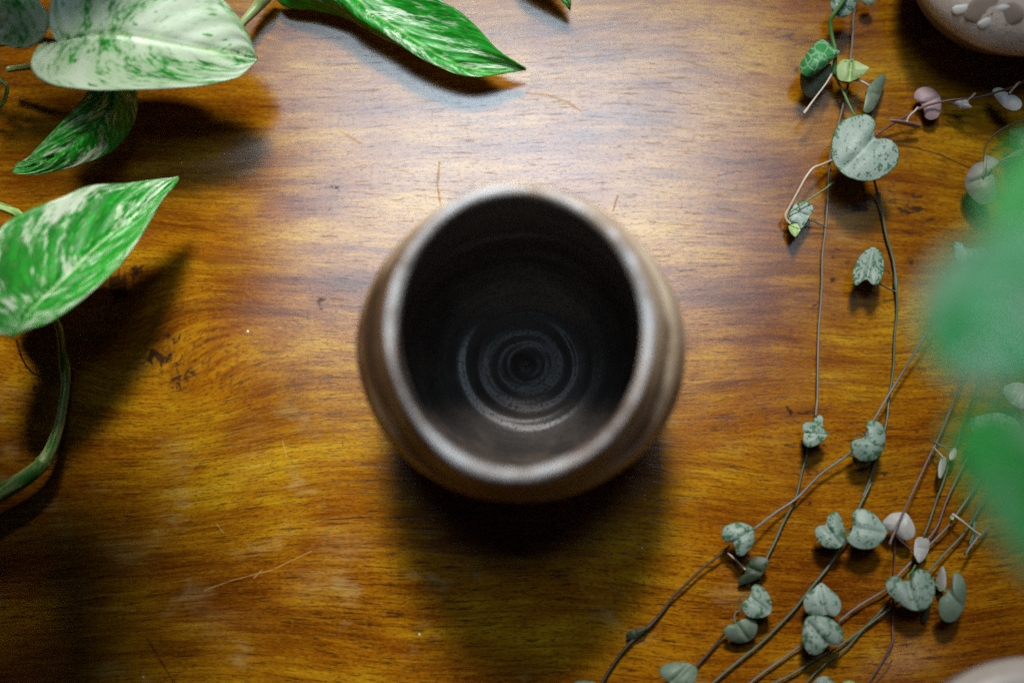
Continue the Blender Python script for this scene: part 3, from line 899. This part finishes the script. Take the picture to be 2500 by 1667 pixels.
# ------------------------------------------------------------------ string of hearts
def heart_mat(name, base, base2, spot, th=.56, rimw=.955, rimc=(.015, .11, .02), sc=1.0, net=0.0):
    N = NT(name)
    loc = N.uv('loc')
    r, d, _ = N.sep(N.uv('rad'))
    n1 = N.noise(loc, 4.2 * sc, 3.0, .6, .5)
    n2 = N.noise(loc, 11.0 * sc, 2.0, .6)
    n3 = N.noise(loc, 1.6 * sc, 2.0)
    col = N.mix(N.ss(n3, .35, .65), base, base2)
    f = N.math('ADD', N.math('MULTIPLY', n1, .6), N.math('MULTIPLY', n2, .4))
    f = N.math('ADD', f, N.math('MULTIPLY', N.ss(r, .6, 1.0), .035))
    col = N.mix(N.math('MULTIPLY', N.ss(f, th, th + .035), .88), col, spot)
    if net:
        vo = N.n('ShaderNodeTexVoronoi', feature='DISTANCE_TO_EDGE')
        wob_ = N.n('ShaderNodeVectorMath', operation='ADD')
        N.put(wob_.inputs[0], loc)
        nv = N.n('ShaderNodeVectorMath', operation='SCALE')
        N.put(nv.inputs[0], N.noise(loc, 3.5, 2.0, out='Color'))
        nv.inputs['Scale'].default_value = .28
        N.put(wob_.inputs[1], nv.outputs[0])
        N.put(vo.inputs['Vector'], wob_.outputs[0])
        vo.inputs['Scale'].default_value = 3.4
        col = N.mix(N.math('MULTIPLY', N.ss(vo.outputs['Distance'], .13, .0), net), col, (.26, .42, .28))
    mid = N.math('MULTIPLY', N.ss(d, .05, .015), N.ss(r, .95, .5))
    col = N.mix(N.math('MULTIPLY', mid, .35), col, tuple(min(1, q * 1.25) for q in base2))
    col = N.mix(N.math('MULTIPLY', N.ss(N.math('ADD', r, N.math('MULTIPLY', N.math('SUBTRACT', n2, .5), .06)), rimw, rimw + .03), .8), col, rimc)
    N.bump(N.math('ADD', N.noise(loc, 18.0, 2.0), N.math('MULTIPLY', n1, .6)), .35, .0003)
    return N.set(Base_Color=col, Roughness=.48, IOR=1.42)


silver = heart_mat("silver_heart", (.22, .30, .255), (.30, .37, .325), (.03, .12, .045), .555)
silver2 = heart_mat("mottled_heart", (.175, .245, .20), (.26, .325, .28), (.025, .105, .04), .528)
dull = heart_mat("dull_heart", (.115, .17, .115), (.18, .23, .17), (.05, .12, .045), .59)
netg = heart_mat("veined_green_heart", (.02, .17, .04), (.035, .24, .06), (.010, .09, .02), .66, .97, (.02, .15, .03), 1.0, .75)
fresh = heart_mat("young_heart", (.25, .38, .12), (.36, .48, .22), (.08, .14, .03), .60, .97, (.14, .24, .05))
mauve = heart_mat("mauve_underside", (.33, .22, .23), (.44, .32, .33), (.13, .06, .08), .72, .97, (.17, .09, .10))
greyu = heart_mat("grey_underside", (.36, .36, .33), (.50, .49, .47), (.15, .15, .12), .72, .97, (.16, .20, .13))
taupe = heart_mat("taupe_underside", (.17, .15, .13), (.27, .24, .22), (.08, .06, .05), .70, .97, (.05, .05, .04))
darkl = heart_mat("dark_heart", (.035, .055, .03), (.06, .085, .045), (.015, .03, .012), .6, .97, (.02, .03, .015))

s_green = stem_mat("vine_green", (0.0540, 0.0864, 0.0396), (0.1152, 0.1440, .11), .5)
s_fresh = stem_mat("vine_fresh_green", (.05, .17, .04), (.13, .26, .08), .45)
s_grey = stem_mat("vine_grey", (0.1152, 0.1188, 0.0864), (0.1944, 0.1872, .20), .5)
s_red = stem_mat("vine_reddish", (0.1080, 0.0684, 0.0540), (0.2016, 0.1440, .165), .5)
s_dark = stem_mat("vine_dark", (.035, .022, .014), (.075, .05, .03), .6)
s_pale = stem_mat("petiole_pale", (.42, .34, .27), (.58, .50, .42), .5)
s_brown = stem_mat("vine_brown", (.09, .035, .028), (.17, .075, .06), .5)

GRP = "string of hearts vines trailing over the table"


def Z(k, pts):
    return T(zf(k, pts))


def vine_thing(label, base):
    return thing("heart_vine", label, "vine", base, GRP)


# --- vine 1: long strand from the far edge, leaves in a cluster, down past the middle
v1 = vine_thing("longest heart vine, from the far edge through the leaf cluster to two stacked hearts", at(2093, 0, .4))
tube("stem", Z('E', [(905, -120, .6), (880, 0, .5), (860, 100, .35), (840, 300, .3), (820, 520, .35), (800, 740, .4), (770, 860, .35), (730, 990, .3), (690, 1160, .3), (665, 1300, .3), (640, 1425, .25), (620, 1675, .2), (600, 2005, .22), (570, 2375, .2), (540, 2935, .2), (510, 3672, .3)]),
     .048, s_grey, v1, 8, .25, .03, ((.573, .006, .04),))
tube("stem", Z('G', [(510, 850, .3), (470, 1050, .3), (440, 1210, .22), (395, 1360, .2), (330, 1560, .2), (262, 1720, .2), (155, 1945, .2), (75, 2110, .22), (12, 2290, .4)]), .05, s_green, v1, 8, .25, .03)
heart_leaf('G', [(490, 905), (510, 860), (560, 843), (580, 880), (572, 945), (530, 950)], .45, silver2, v1, (0, .1), .05, .0, .04)
heart_leaf('G', [(400, 920), (430, 905), (500, 905), (560, 935), (600, 980), (627, 1000), (590, 1060), (540, 1100), (470, 1127), (420, 1115), (398, 1075), (405, 1010), (393, 960)], .75, silver2, v1, (0, .1), .1, .06)
heart_leaf('J', [(1630, 780), (1670, 756), (1730, 790), (1780, 860), (1797, 950), (1780, 1000), (1720, 1030), (1650, 1035), (1590, 1015), (1545, 950), (1560, 900), (1605, 868), (1620, 830)], .75, silver2, v1, (0, .1), .1, .06)
heart_leaf('J', [(1400, 1130), (1430, 1095), (1490, 1080), (1550, 1042), (1620, 1040), (1670, 1070), (1677, 1130), (1650, 1190), (1600, 1225), (1530, 1242), (1460, 1220), (1410, 1180)], .55, dull, v1, (-.05, -.1), .1, .06)
tube("petiole", Z('J', [(1608, 870, .7), (1570, 850, .6), (1535, 870, .5), (1520, 920, .4), (1535, 970, .4), (1500, 985, .4), (1485, 1030, .45), (1495, 1080, .5)]), .032, s_green, v1, 8, .08)

# --- vine 1b: thick green shoot with the leaf cluster
v2 = vine_thing("thick green shoot carrying the veined dark green leaf and the largest spotted heart", at(2060, 0, .8))
tube("stem", Z('E', [(800, -150, 1.6), (765, -10, 1.5), (705, 85, 1.35), (652, 160, 1.2), (640, 220, 1.1), (655, 320, 1.0), (680, 430, .95), (682, 550, .9), (672, 640, .8), (690, 690, .65), (760, 825, .55), (850, 1010, .8), (940, 1120, 1.2)]), [.085, .085, .085, .085, .08, .08, .08, .10, .12, .06, .05, .05, .045], s_fresh, v2, 10, .12)
heart_leaf('E', [(640, 45), (660, -10), (720, -50), (800, -45), (860, -15), (870, 40), (835, 105), (780, 150), (720, 155), (670, 120)], 1.1, silver2, v2, (0, .1), .1, .05)
heart_leaf('E', [(560, 350), (620, 375), (670, 425), (727, 457), (690, 505), (620, 570), (520, 650), (440, 680), (385, 645), (374, 570), (420, 490), (480, 410)], 1.25, netg, v2, (.0, .25), .22, .0)
heart_leaf('E', [(380, 650), (375, 740), (390, 805), (430, 853), (480, 868), (525, 838), (565, 780), (610, 715), (650, 620), (640, 565), (560, 590), (450, 620)], .75, dull, v2, (0, -.15), .12, .04)
heart_leaf('E', [(700, 585), (750, 528), (830, 533), (885, 545), (930, 570), (985, 600), (955, 640), (905, 685), (850, 712), (790, 722), (725, 712), (698, 650)], .95, fresh, v2, (.1, .1), .05, .12)
tube("petiole", Z('E', [(655, 655, .85), (600, 745, .9), (520, 850, .95), (450, 945, 1.0), (418, 990, 1.0), (405, 1003, 1.0)]), [.05, .04, .04, .05, .075, .06], s_pale, v2, 8, .08)
tube("petiole", Z('E', [(800, 735, .7), (850, 712, .8), (910, 718, .85), (960, 745, .85), (990, 765, .8)]), [.04, .045, .05, .055, .05], s_pale, v2, 8, .08)
heart_leaf('E', [(980, 765), (1005, 735), (1060, 682), (1110, 656), (1132, 690), (1105, 790), (1062, 900), (1020, 972), (968, 1002), (934, 980), (945, 900), (960, 825)], .75, dull, v2, (-.3, .1), .08, .04)
heart_leaf('E', [(870, 1018), (950, 1008), (1010, 1038), (1042, 1090), (1030, 1155), (1035, 1213), (1070, 1228), (1100, 1220), (1180, 1238), (1232, 1290), (1252, 1360), (1232, 1450), (1180, 1508), (1100, 1567), (1000, 1602), (900, 1597), (800, 1567), (720, 1505), (662, 1425), (647, 1300), (672, 1180), (720, 1090), (790, 1042)], 1.7, silver, v2, (.1, .15), .12, .10, .07, c=(930, 1330))
heart_leaf('E', [(910, 0), (935, -40), (1000, -45), (1040, 0), (1020, 40), (970, 50), (930, 35)], .6, dull, v2, (0, .05), .06, .03)
tube("petiole", Z('E', [(690, 700, .6), (790, 735, .5), (900, 690, .5), (990, -20, .6)][:3]), .03, s_dark, v2)

# --- side shoot of vine 1
v3 = vine_thing("side shoot with a tiny spotted heart and fresh green bud, left of the long vine", at(2027, 394, .3))
tube("petiole", Z('F', [(660, 40, .3), (560, 82, .55), (490, 112, .7), (430, 185, .75), (378, 275, .75), (318, 385, .75), (275, 465, .7), (245, 525, .65), (255, 570, .6), (290, 603, .6)]), [.045, .05, .055, .055, .05, .05, .055, .07, .055, .04], s_pale, v3, 8, .1)
heart_leaf('F', [(290, 455), (360, 418), (430, 408), (478, 428), (492, 480), (455, 540), (425, 600), (382, 645), (345, 592), (285, 597), (272, 540)], .6, silver, v3, (0, .05), .05, .05)
heart_leaf('F', [(282, 605), (340, 583), (375, 600), (378, 650), (352, 700), (327, 717), (290, 682), (274, 640)], .62, fresh, v3, (0, .05), .05, .05)
tube("petiole", Z('F', [(280, 505, .75), (380, 438, .8), (500, 355, .8), (600, 290, .8), (650, 252, .8), (682, 235, .8)]), [.03, .03, .03, .03, .065, .02], s_fresh, v3, 8, .08)
tube("petiole", Z('F', [(425, 560, .6), (500, 585, .4), (560, 612, .3), (605, 632, .25)]), .035, s_green, v3)
tube("petiole", Z('F', [(350, 340, .75), (358, 390, .7), (370, 470, .65)]), .025, s_fresh, v3)

# --- pinkish vine from the pot
v4 = vine_thing("reddish vine with mauve leaves stretching from the stoneware pot to the largest heart", at(2500, 199, .5))
tube("stem", Z('E', [(2480, 660, 2.2), (2352, 722, 1.6), (2250, 772, 1.3), (2080, 822, 1.0), (1900, 868, .9), (1680, 892, .8), (1500, 932, .7), (1380, 985, .6), (1250, 1062, .45), (1120, 1140, .3), (1020, 1205, .25)]), .05, s_brown, v4, 8, .15, .02, ((.66, .01, .03), (.33, .01, .03)))
heart_leaf('E', [(1378, 855), (1400, 800), (1470, 768), (1545, 783), (1602, 840), (1622, 900), (1617, 980), (1590, 1040), (1530, 1062), (1480, 1040), (1470, 985), (1445, 925), (1400, 895)], .45, mauve, v4, (0, -.1), .08, .05)
heart_leaf('E', [(1168, 1068), (1240, 1066), (1320, 1075), (1400, 1098), (1443, 1120), (1400, 1134), (1310, 1112), (1230, 1095)], .6, mauve, v4, (0, -.3), .03, .0)
tube("petiole", Z('E', [(1415, 950, .68), (1385, 985, .7), (1335, 1030, .7), (1315, 1085, .65)]), [.05, .04, .04, .04], s_pale, v4, 8, .08)
heart_leaf('E', [(1692, 888), (1760, 873), (1850, 885), (1868, 920), (1890, 952), (1820, 964), (1760, 942)], .8, greyu, v4, (.1, -.15), .04, .02)
tube("petiole", Z('E', [(1850, 890, .85), (1890, 858, .95), (1925, 822, 1.0)]), [.04, .05, .05], s_pale, v4, 8, .08)
heart_leaf('E', [(2072, 805), (2120, 773), (2180, 790), (2220, 832), (2280, 848), (2332, 900), (2325, 955), (2265, 982), (2180, 952), (2110, 880)], 1.1, greyu, v4, (.1, -.1), .06, .02)
tube("petiole", Z('E', [(2225, 825, 1.2), (2270, 770, 1.35), (2315, 725, 1.5)]), [.045, .05, .05], s_pale, v4, 8, .08)

v5 = vine_thing("taupe grey curled leaves beside the right edge, half hidden by the blurred foliage", at(2480, 420, .5))
heart_leaf('F', [(1842, 175), (1828, 250), (1858, 335), (1930, 412), (2000, 435), (2090, 402), (2112, 330), (2100, 220), (2070, 130), (2140, 60), (2060, 4), (2003, 2), (2010, 50), (1960, 55), (1895, 90)], .9, taupe, v5, (.1, -.1), .12, .08, c=(1980, 210))
heart_leaf('F', [(2050, 125), (2140, 45), (2200, 8), (2290, -45), (2420, -80), (2440, 10), (2352, 30), (2220, 52), (2120, 92)], 1.4, taupe, v5, (.2, -.3), .05, .0)
heart_leaf('E', [(2222, 1160), (2300, 1130), (2420, 1140), (2420, 1340), (2340, 1355), (2262, 1330), (2225, 1260)], 1.0, darkl, v5, (.1, .1), .1, .03)
tube("stem", Z('F', [(2060, 125, 1.1), (2000, 30, .8), (2040, -140, .6), (2250, -280, .7), (2500, -330, 1.2)]), .035, s_dark, v5)

# --- vine 3: green strand below the largest heart
v6 = vine_thing("straight green vine starting under the largest heart, with one upright heart on its left", at(2145, 485, .25))
tube("stem", Z('F', [(1020, 170, .6), (1045, 260, .5), (1070, 370, .3), (1100, 500, .22), (1130, 650, .2), (1190, 920, .2), (1230, 1180, .25), (1227, 1400, .2), (1215, 1565, .2), (1190, 1950, .2), (1160, 2195, .25), (1120, 2420, .4), (1060, 2660, .4), (990, 2840, .25), (920, 3010, .2)]), .052, s_green, v6, 8, .25, .03, ((.41, .008, .04),))
tube("stem", Z('H', [(885, -10, .2), (842, 85, .25), (798, 190, .4), (760, 330, .4), (680, 470, .3), (600, 580, .2), (500, 715, .2), (400, 850, .2), (200, 1090, .2), (0, 1275, .2), (-120, 1370, .2), (-345, 1560, .2), (-480, 1680, .2)]), .055, s_green, v6, 8, .25, .03)
heart_leaf('F', [(1020, 806), (1070, 830), (1110, 900), (1117, 1000), (1092, 1100), (1050, 1142), (1000, 1132), (967, 1090), (930, 1108), (880, 1147), (845, 1122), (836, 1040), (860, 960), (900, 890), (960, 830)], .85, silver2, v6, (0, .25), .1, .10)
tube("petiole", Z('F', [(1060, 1120, .8), (1110, 1152, .6), (1160, 1178, .4), (1220, 1200, .28)]), .035, s_green, v6)
heart_leaf('H', [(448, 362), (478, 330), (530, 323), (545, 270), (580, 227), (630, 228), (667, 290), (687, 380), (687, 450), (642, 502), (580, 510), (510, 490), (460, 430)], .85, silver2, v6, (0, .15), .1, .08, c=(585, 400))
heart_leaf('H', [(740, 230), (790, 198), (860, 205), (930, 250), (980, 310), (1020, 370), (990, 440), (930, 497), (850, 517), (780, 507), (720, 470), (696, 420), (738, 365), (747, 290)], 1.05, silver, v6, (0, .1), .1, .05)
tube("petiole", Z('H', [(742, 350, .95), (715, 355, .75), (690, 380, .7)]), .035, s_green, v6)

# --- vine 4: grey diagonal strand with the kidney leaf, ends in a heart
v7 = vine_thing("grey slanting vine from the blurred leaf through a bean-shaped leaf to a lone heart", at(2256, 824, .6))
tube("stem", Z('G', [(1650, -130, .9), (1475, 155, .7), (1250, 520, .5), (1020, 895, .6), (920, 1060, .6), (810, 1170, .5), (580, 1360, .4), (350, 1562, .35), (160, 1700, .4), (-30, 1855, .7)]), .05, s_grey, v7, 8, .25, .03)
heart_leaf('G', [(840, 1222), (900, 1248), (1000, 1253), (965, 1297), (880, 1302), (845, 1270)], .5, dull, v7, (0, -.05), .05, .0)
heart_leaf('G', [(957, 920), (975, 900), (1020, 888), (1080, 908), (1120, 970), (1132, 1060), (1110, 1150), (1060, 1222), (990, 1252), (900, 1242), (840, 1190), (815, 1130), (830, 1080), (880, 1052), (935, 1040), (957, 980)], 1.0, silver2, v7, (-.05, .1), .14, .0, c=(1010, 1100))
tube("petiole", Z('G', [(945, 1035, .95), (920, 1015, .8), (870, 1012, .6), (862, 1055, .55)]), .03, s_green, v7, 8, .08)
heart_leaf('J', [(1383, 330), (1400, 290), (1450, 264), (1520, 250), (1590, 264), (1640, 300), (1654, 370), (1640, 430), (1600, 490), (1550, 527), (1505, 512), (1492, 460), (1472, 415), (1420, 412), (1385, 370)], .95, silver2, v7, (0, .1), .12, .06, c=(1550, 370))

# --- vine 5: dark strand
v8 = vine_thing("dark brown leafless vine running from the lone heart down to the near edge", at(1500, 1640, .2))
tube("stem", Z('J', [(1440, 455, .6), (1395, 500, .4), (1200, 660, .3), (1050, 820, .25), (950, 920, .2), (850, 1040, .2), (770, 1120, .2), (640, 1240, .2), (520, 1390, .2), (400, 1565, .2), (330, 1680, .2)]), [.05, .05, .05, .055, .055, .06, .09, .065, .06, .06, .06], s_dark, v8, 8, .2, .04)
heart_leaf('J', [(595, 1175), (640, 1140), (720, 1118), (775, 1112), (740, 1160), (680, 1205), (620, 1215)], .3, darkl, v8, (.0, .0), .05, .02)
tube("petiole", Z('J', [(1430, 500, .5), (1500, 560, .5), (1575, 635, .4)]), .035, s_pale, v8)
heart_leaf('J', [(1573, 640), (1600, 578), (1660, 533), (1720, 533), (1768, 558), (1762, 605), (1705, 690), (1640, 732), (1528, 762), (1523, 710), (1570, 672)], .45, darkl, v8, (.1, .0), .08, .06)

v9 = vine_thing("short dark vine between the stacked hearts and the leaf cut off by the near edge", at(1700, 1625, .2))
tube("stem", Z('J', [(1440, 1120, .4), (1385, 1185, .25), (1300, 1290, .2), (1180, 1425, .2), (1100, 1500, .3), (1060, 1600, .3)]), .055, s_dark, v9, 8, .2, .03)
heart_leaf('J', [(868, 1470), (900, 1420), (960, 1400), (1040, 1393), (1120, 1405), (1177, 1440), (1183, 1500), (1150, 1575), (1080, 1625), (1000, 1600), (950, 1555), (895, 1520)], .85, dull, v9, (0, .1), .1, .08)
heart_leaf('J', [(165, 1568), (215, 1547), (300, 1549), (355, 1570), (340, 1640), (260, 1680), (190, 1640)], .6, dull, v9, (0, .1), .06, .04)

# --- vine 7: reddish
v10 = vine_thing("reddish vine ending in a grey heart seen from below, right of the pale heart pair", at(2350, 930, .5))
tube("stem", Z('G', [(1960, 0, 1.2), (1880, 300, .9), (1790, 560, .7), (1700, 800, .5), (1580, 1085, .45), (1550, 1150, .45), (1450, 1350, .5), (1350, 1560, .7), (1250, 1780, 1.1), (1168, 1985, 1.25)]), .045, s_red, v10, 8, .2, .02, ((.52, .012, .05),))
heart_leaf('H', [(983, 300), (1040, 240), (1110, 224), (1165, 228), (1212, 290), (1239, 360), (1227, 420), (1170, 447), (1120, 425), (1085, 388), (1040, 378), (1000, 340)], .8, greyu, v10, (0, -.1), .1, .04)
tube("petiole", Z('H', [(1075, 385, 1.2), (1095, 415, 1.0), (1150, 470, .8), (1225, 535, .6)]), [.06, .04, .03, .03], s_red, v10, 8, .08)
tube("petiole", Z('G', [(1540, 1068, .55), (1570, 1082, .5), (1600, 1105, .5), (1660, 1130, .5), (1735, 1165, .5)]), [.04, .04, .035, .035, .03], s_grey, v10, 8, .08)
tube("petiole", Z('G', [(1555, 1130, .5), (1590, 1165, .5), (1635, 1215, .5)]), .03, s_pale, v10, 8, .08)
heart_leaf('G', [(1632, 1212), (1668, 1228), (1655, 1320), (1612, 1402), (1596, 1320), (1612, 1240)], .5, greyu, v10, (-.2, .0), .03, .0)
heart_leaf('G', [(1690, 1190), (1735, 1130), (1760, 1160), (1740, 1220), (1700, 1240)], .55, greyu, v10, (-.1, .0), .03, .0)
tube("stem", Z('H', [(1078, 420, .35), (1074, 560, .2), (1070, 720, .15), (1068, 1000, .15), (1064, 1150, .15), (1060, 1250, .2), (960, 1420, .2), (850, 1575, .2), (790, 1660, .2)]), [.03, .03, .03, .03, .04, .07, .04, .04, .04], s_brown, v10, 8, .2, .02)  # upper stretch traces a thread's shadow, built as dark stem
tube("petiole", Z('H', [(1055, 1390, .2), (1000, 1470, .15), (920, 1555, .15)]), .022, s_brown, v10)

v11 = vine_thing("green vine ending in a small brown edge-on leaf above the large mottled heart", at(2390, 935, .5))
tube("stem", Z('G', [(2100, 100, 1.4), (1950, 560, .9), (1850, 850, .6), (1720, 1200, .4), (1640, 1430, .35), (1590, 1562, .35), (1545, 1690, .4), (1465, 1910, .6)]), .045, s_green, v11, 8, .2, .02)
heart_leaf('H', [(1240, 440), (1280, 418), (1330, 430), (1352, 460), (1342, 530), (1312, 590), (1270, 622), (1246, 590), (1228, 540)], .65, greyu, v11, (-.25, .0), .06, .02)
tube("stem", Z('G', [(2200, 480, 1.0), (2140, 620, .8), (2050, 820, .6), (1950, 1040, .45), (1840, 1250, .35), (1680, 1565, .3), (1580, 1830, .3), (1455, 2000, .4), (1500, 1970, .4)][:8]), .045, s_red, v11, 8, .2, .02)

v12 = vine_thing("twin green vines crossing under the large mottled heart and reaching the near edge", at(2440, 1165, .4))
tube("stem", Z('G', [(2420, 500, 1.0), (2300, 800, .7), (2120, 1130, .5), (1970, 1390, .4), (1862, 1560, .35)]), .042, s_green, v12, 8, .2, .02)
tube("stem", Z('H', [(1732, 0, .35), (1650, 120, .35), (1560, 250, .4), (1500, 330, .35), (1360, 480, .3), (1230, 600, .3), (1100, 730, .4), (1000, 830, .3), (850, 920, .25), (640, 1075, .25), (500, 1180, .3), (345, 1275, .25), (200, 1372, .2), (0, 1520, .2), (-130, 1620, .2)]), .048, s_grey, v12, 8, .2, .03, ((.165, .008, .05),))
tube("stem", Z('H', [(2080, -330, .8), (1980, -160, .6), (1870, 0, .45), (1700, 270, .3), (1600, 420, .3), (1350, 690, .4), (1200, 850, .4), (1060, 960, .25), (900, 1090, .2), (680, 1240, .2), (560, 1330, .2), (370, 1440, .2), (130, 1565, .2), (0, 1640, .2)]), .048, s_green, v12, 8, .2, .03)
tube("stem", Z('H', [(1080, 850, .4), (1020, 925, .25), (940, 1030, .2), (840, 1130, .2), (680, 1300, .2), (440, 1500, .2), (370, 1580, .2), (300, 1650, .2)]), .042, s_green, v12, 8, .2, .03)
tube("petiole", Z('H', [(1530, 240, .5), (1575, 270, .6), (1640, 320, .6), (1700, 370, .55), (1748, 402, .5)]), [.06, .05, .04, .04, .04], s_pale, v12, 8, .08)
heart_leaf('H', [(1510, 258), (1530, 240), (1545, 262), (1535, 285), (1515, 282)], .5, fresh, v12, (0, 0), .03, .0)
heart_leaf('H', [(1825, 328), (1790, 385), (1745, 420), (1700, 475), (1660, 530), (1634, 562), (1650, 515), (1690, 460), (1728, 412), (1770, 375)], .5, taupe, v12, (-.2, 0), .02, .0)
heart_leaf('H', [(1705, 290), (1722, 320), (1712, 380), (1692, 450), (1678, 480), (1684, 420), (1692, 350)], .4, dull, v12, (-.1, 0), .02, .0)
heart_leaf('H', [(1008, 765), (1050, 728), (1110, 733), (1150, 760), (1185, 762), (1205, 730), (1220, 695), (1270, 670), (1330, 688), (1382, 750), (1397, 820), (1382, 910), (1340, 972), (1270, 999), (1190, 987), (1110, 940), (1040, 880), (1006, 820)], 1.05, silver2, v12, (0, .1), .12, .08, c=(1200, 850))
tube("petiole", Z('H', [(1185, 745, .95), (1180, 715, .9), (1205, 700, .85), (1240, 640, .7)]), .035, s_fresh, v12, 8, .08)
tube("petiole", Z('H', [(1360, 770, .8), (1400, 795, .85), (1450, 830, .9), (1490, 850, .95), (1515, 835, .95)]), [.045, .045, .04, .04, .03], s_fresh, v12, 8, .08)
heart_leaf('H', [(1530, 722), (1565, 693), (1612, 730), (1637, 800), (1638, 900), (1612, 1000), (1560, 1072), (1500, 1092), (1445, 1062), (1418, 980), (1430, 910), (1472, 872), (1510, 832), (1520, 780)], .95, dull, v12, (-.1, .0), .14, .08, c=(1545, 910))
heart_leaf('H', [(1398, 775), (1425, 700), (1452, 652), (1480, 720), (1476, 820), (1430, 845)], .55, greyu, v12, (.1, .0), .03, .0)
heart_leaf('H', [(1296, 1035), (1340, 958), (1338, 1040), (1312, 1092), (1288, 1075)], .4, dull, v12, (.1, .0), .02, .0)
heart_leaf('H', [(500, 778), (560, 820), (620, 870), (657, 940), (647, 1010), (600, 1047), (550, 1032), (500, 1038), (430, 1036), (380, 1012), (358, 940), (375, 880), (430, 830)], .75, silver, v12, (0, .1), .1, .05)
heart_leaf('H', [(358, 1110), (390, 1050), (450, 1033), (530, 1045), (600, 1075), (662, 1140), (677, 1200), (642, 1260), (580, 1270), (548, 1272), (510, 1322), (460, 1347), (400, 1332), (358, 1270), (348, 1190)], .95, silver2, v12, (0, .1), .12, .08, c=(470, 1180))
heart_leaf('H', [(438, 1565), (480, 1520), (540, 1513), (592, 1545), (605, 1600), (560, 1650), (480, 1645)], .7, silver2, v12, (0, .1), .08, .05)
heart_leaf('H', [(668, 1570), (700, 1548), (752, 1553), (775, 1590), (740, 1640), (690, 1630)], .6, fresh, v12, (0, .1), .06, .05)

v13 = vine_thing("spotted hearts at the right edge, seen through the blurred leaves", at(2480, 1040, .4))
heart_leaf('G', [(1868, 880), (1940, 845), (2060, 820), (2160, 822), (2270, 868), (2332, 945), (2300, 1050), (2160, 1105), (1990, 1080), (1885, 980)], 1.3, silver, v13, (0, .1), .12, .08)
heart_leaf('G', [(2165, 640), (2195, 580), (2300, 555), (2400, 600), (2410, 730), (2350, 790), (2280, 765), (2210, 715)], 1.0, greyu, v13, (0, .1), .1, .05)
heart_leaf('F', [(1725, 785), (1785, 762), (1842, 808), (1900, 818), (1990, 808), (2045, 870), (2032, 965), (1900, 1005), (1760, 945)], 1.3, silver, v13, (0, .1), .12, .08)
tube("stem", Z('F', [(2190, 650, .8), (2200, 700, .8), (2170, 760, .8), (2120, 780, .7), (2100, 900, .6), (2080, 1000, .5), (2060, 1300, .5), (2250, 1900, .6), (2340, 2150, .6)]), [.03, .035, .04, .05, .03, .03, .03, .03, .03], s_grey, v13, 8, .1)
tube("stem", Z('G', [(2500, 380, .9), (2352, 660, .7), (2280, 850, 1.0), (2230, 960, 1.2)]), .03, s_green, v13)
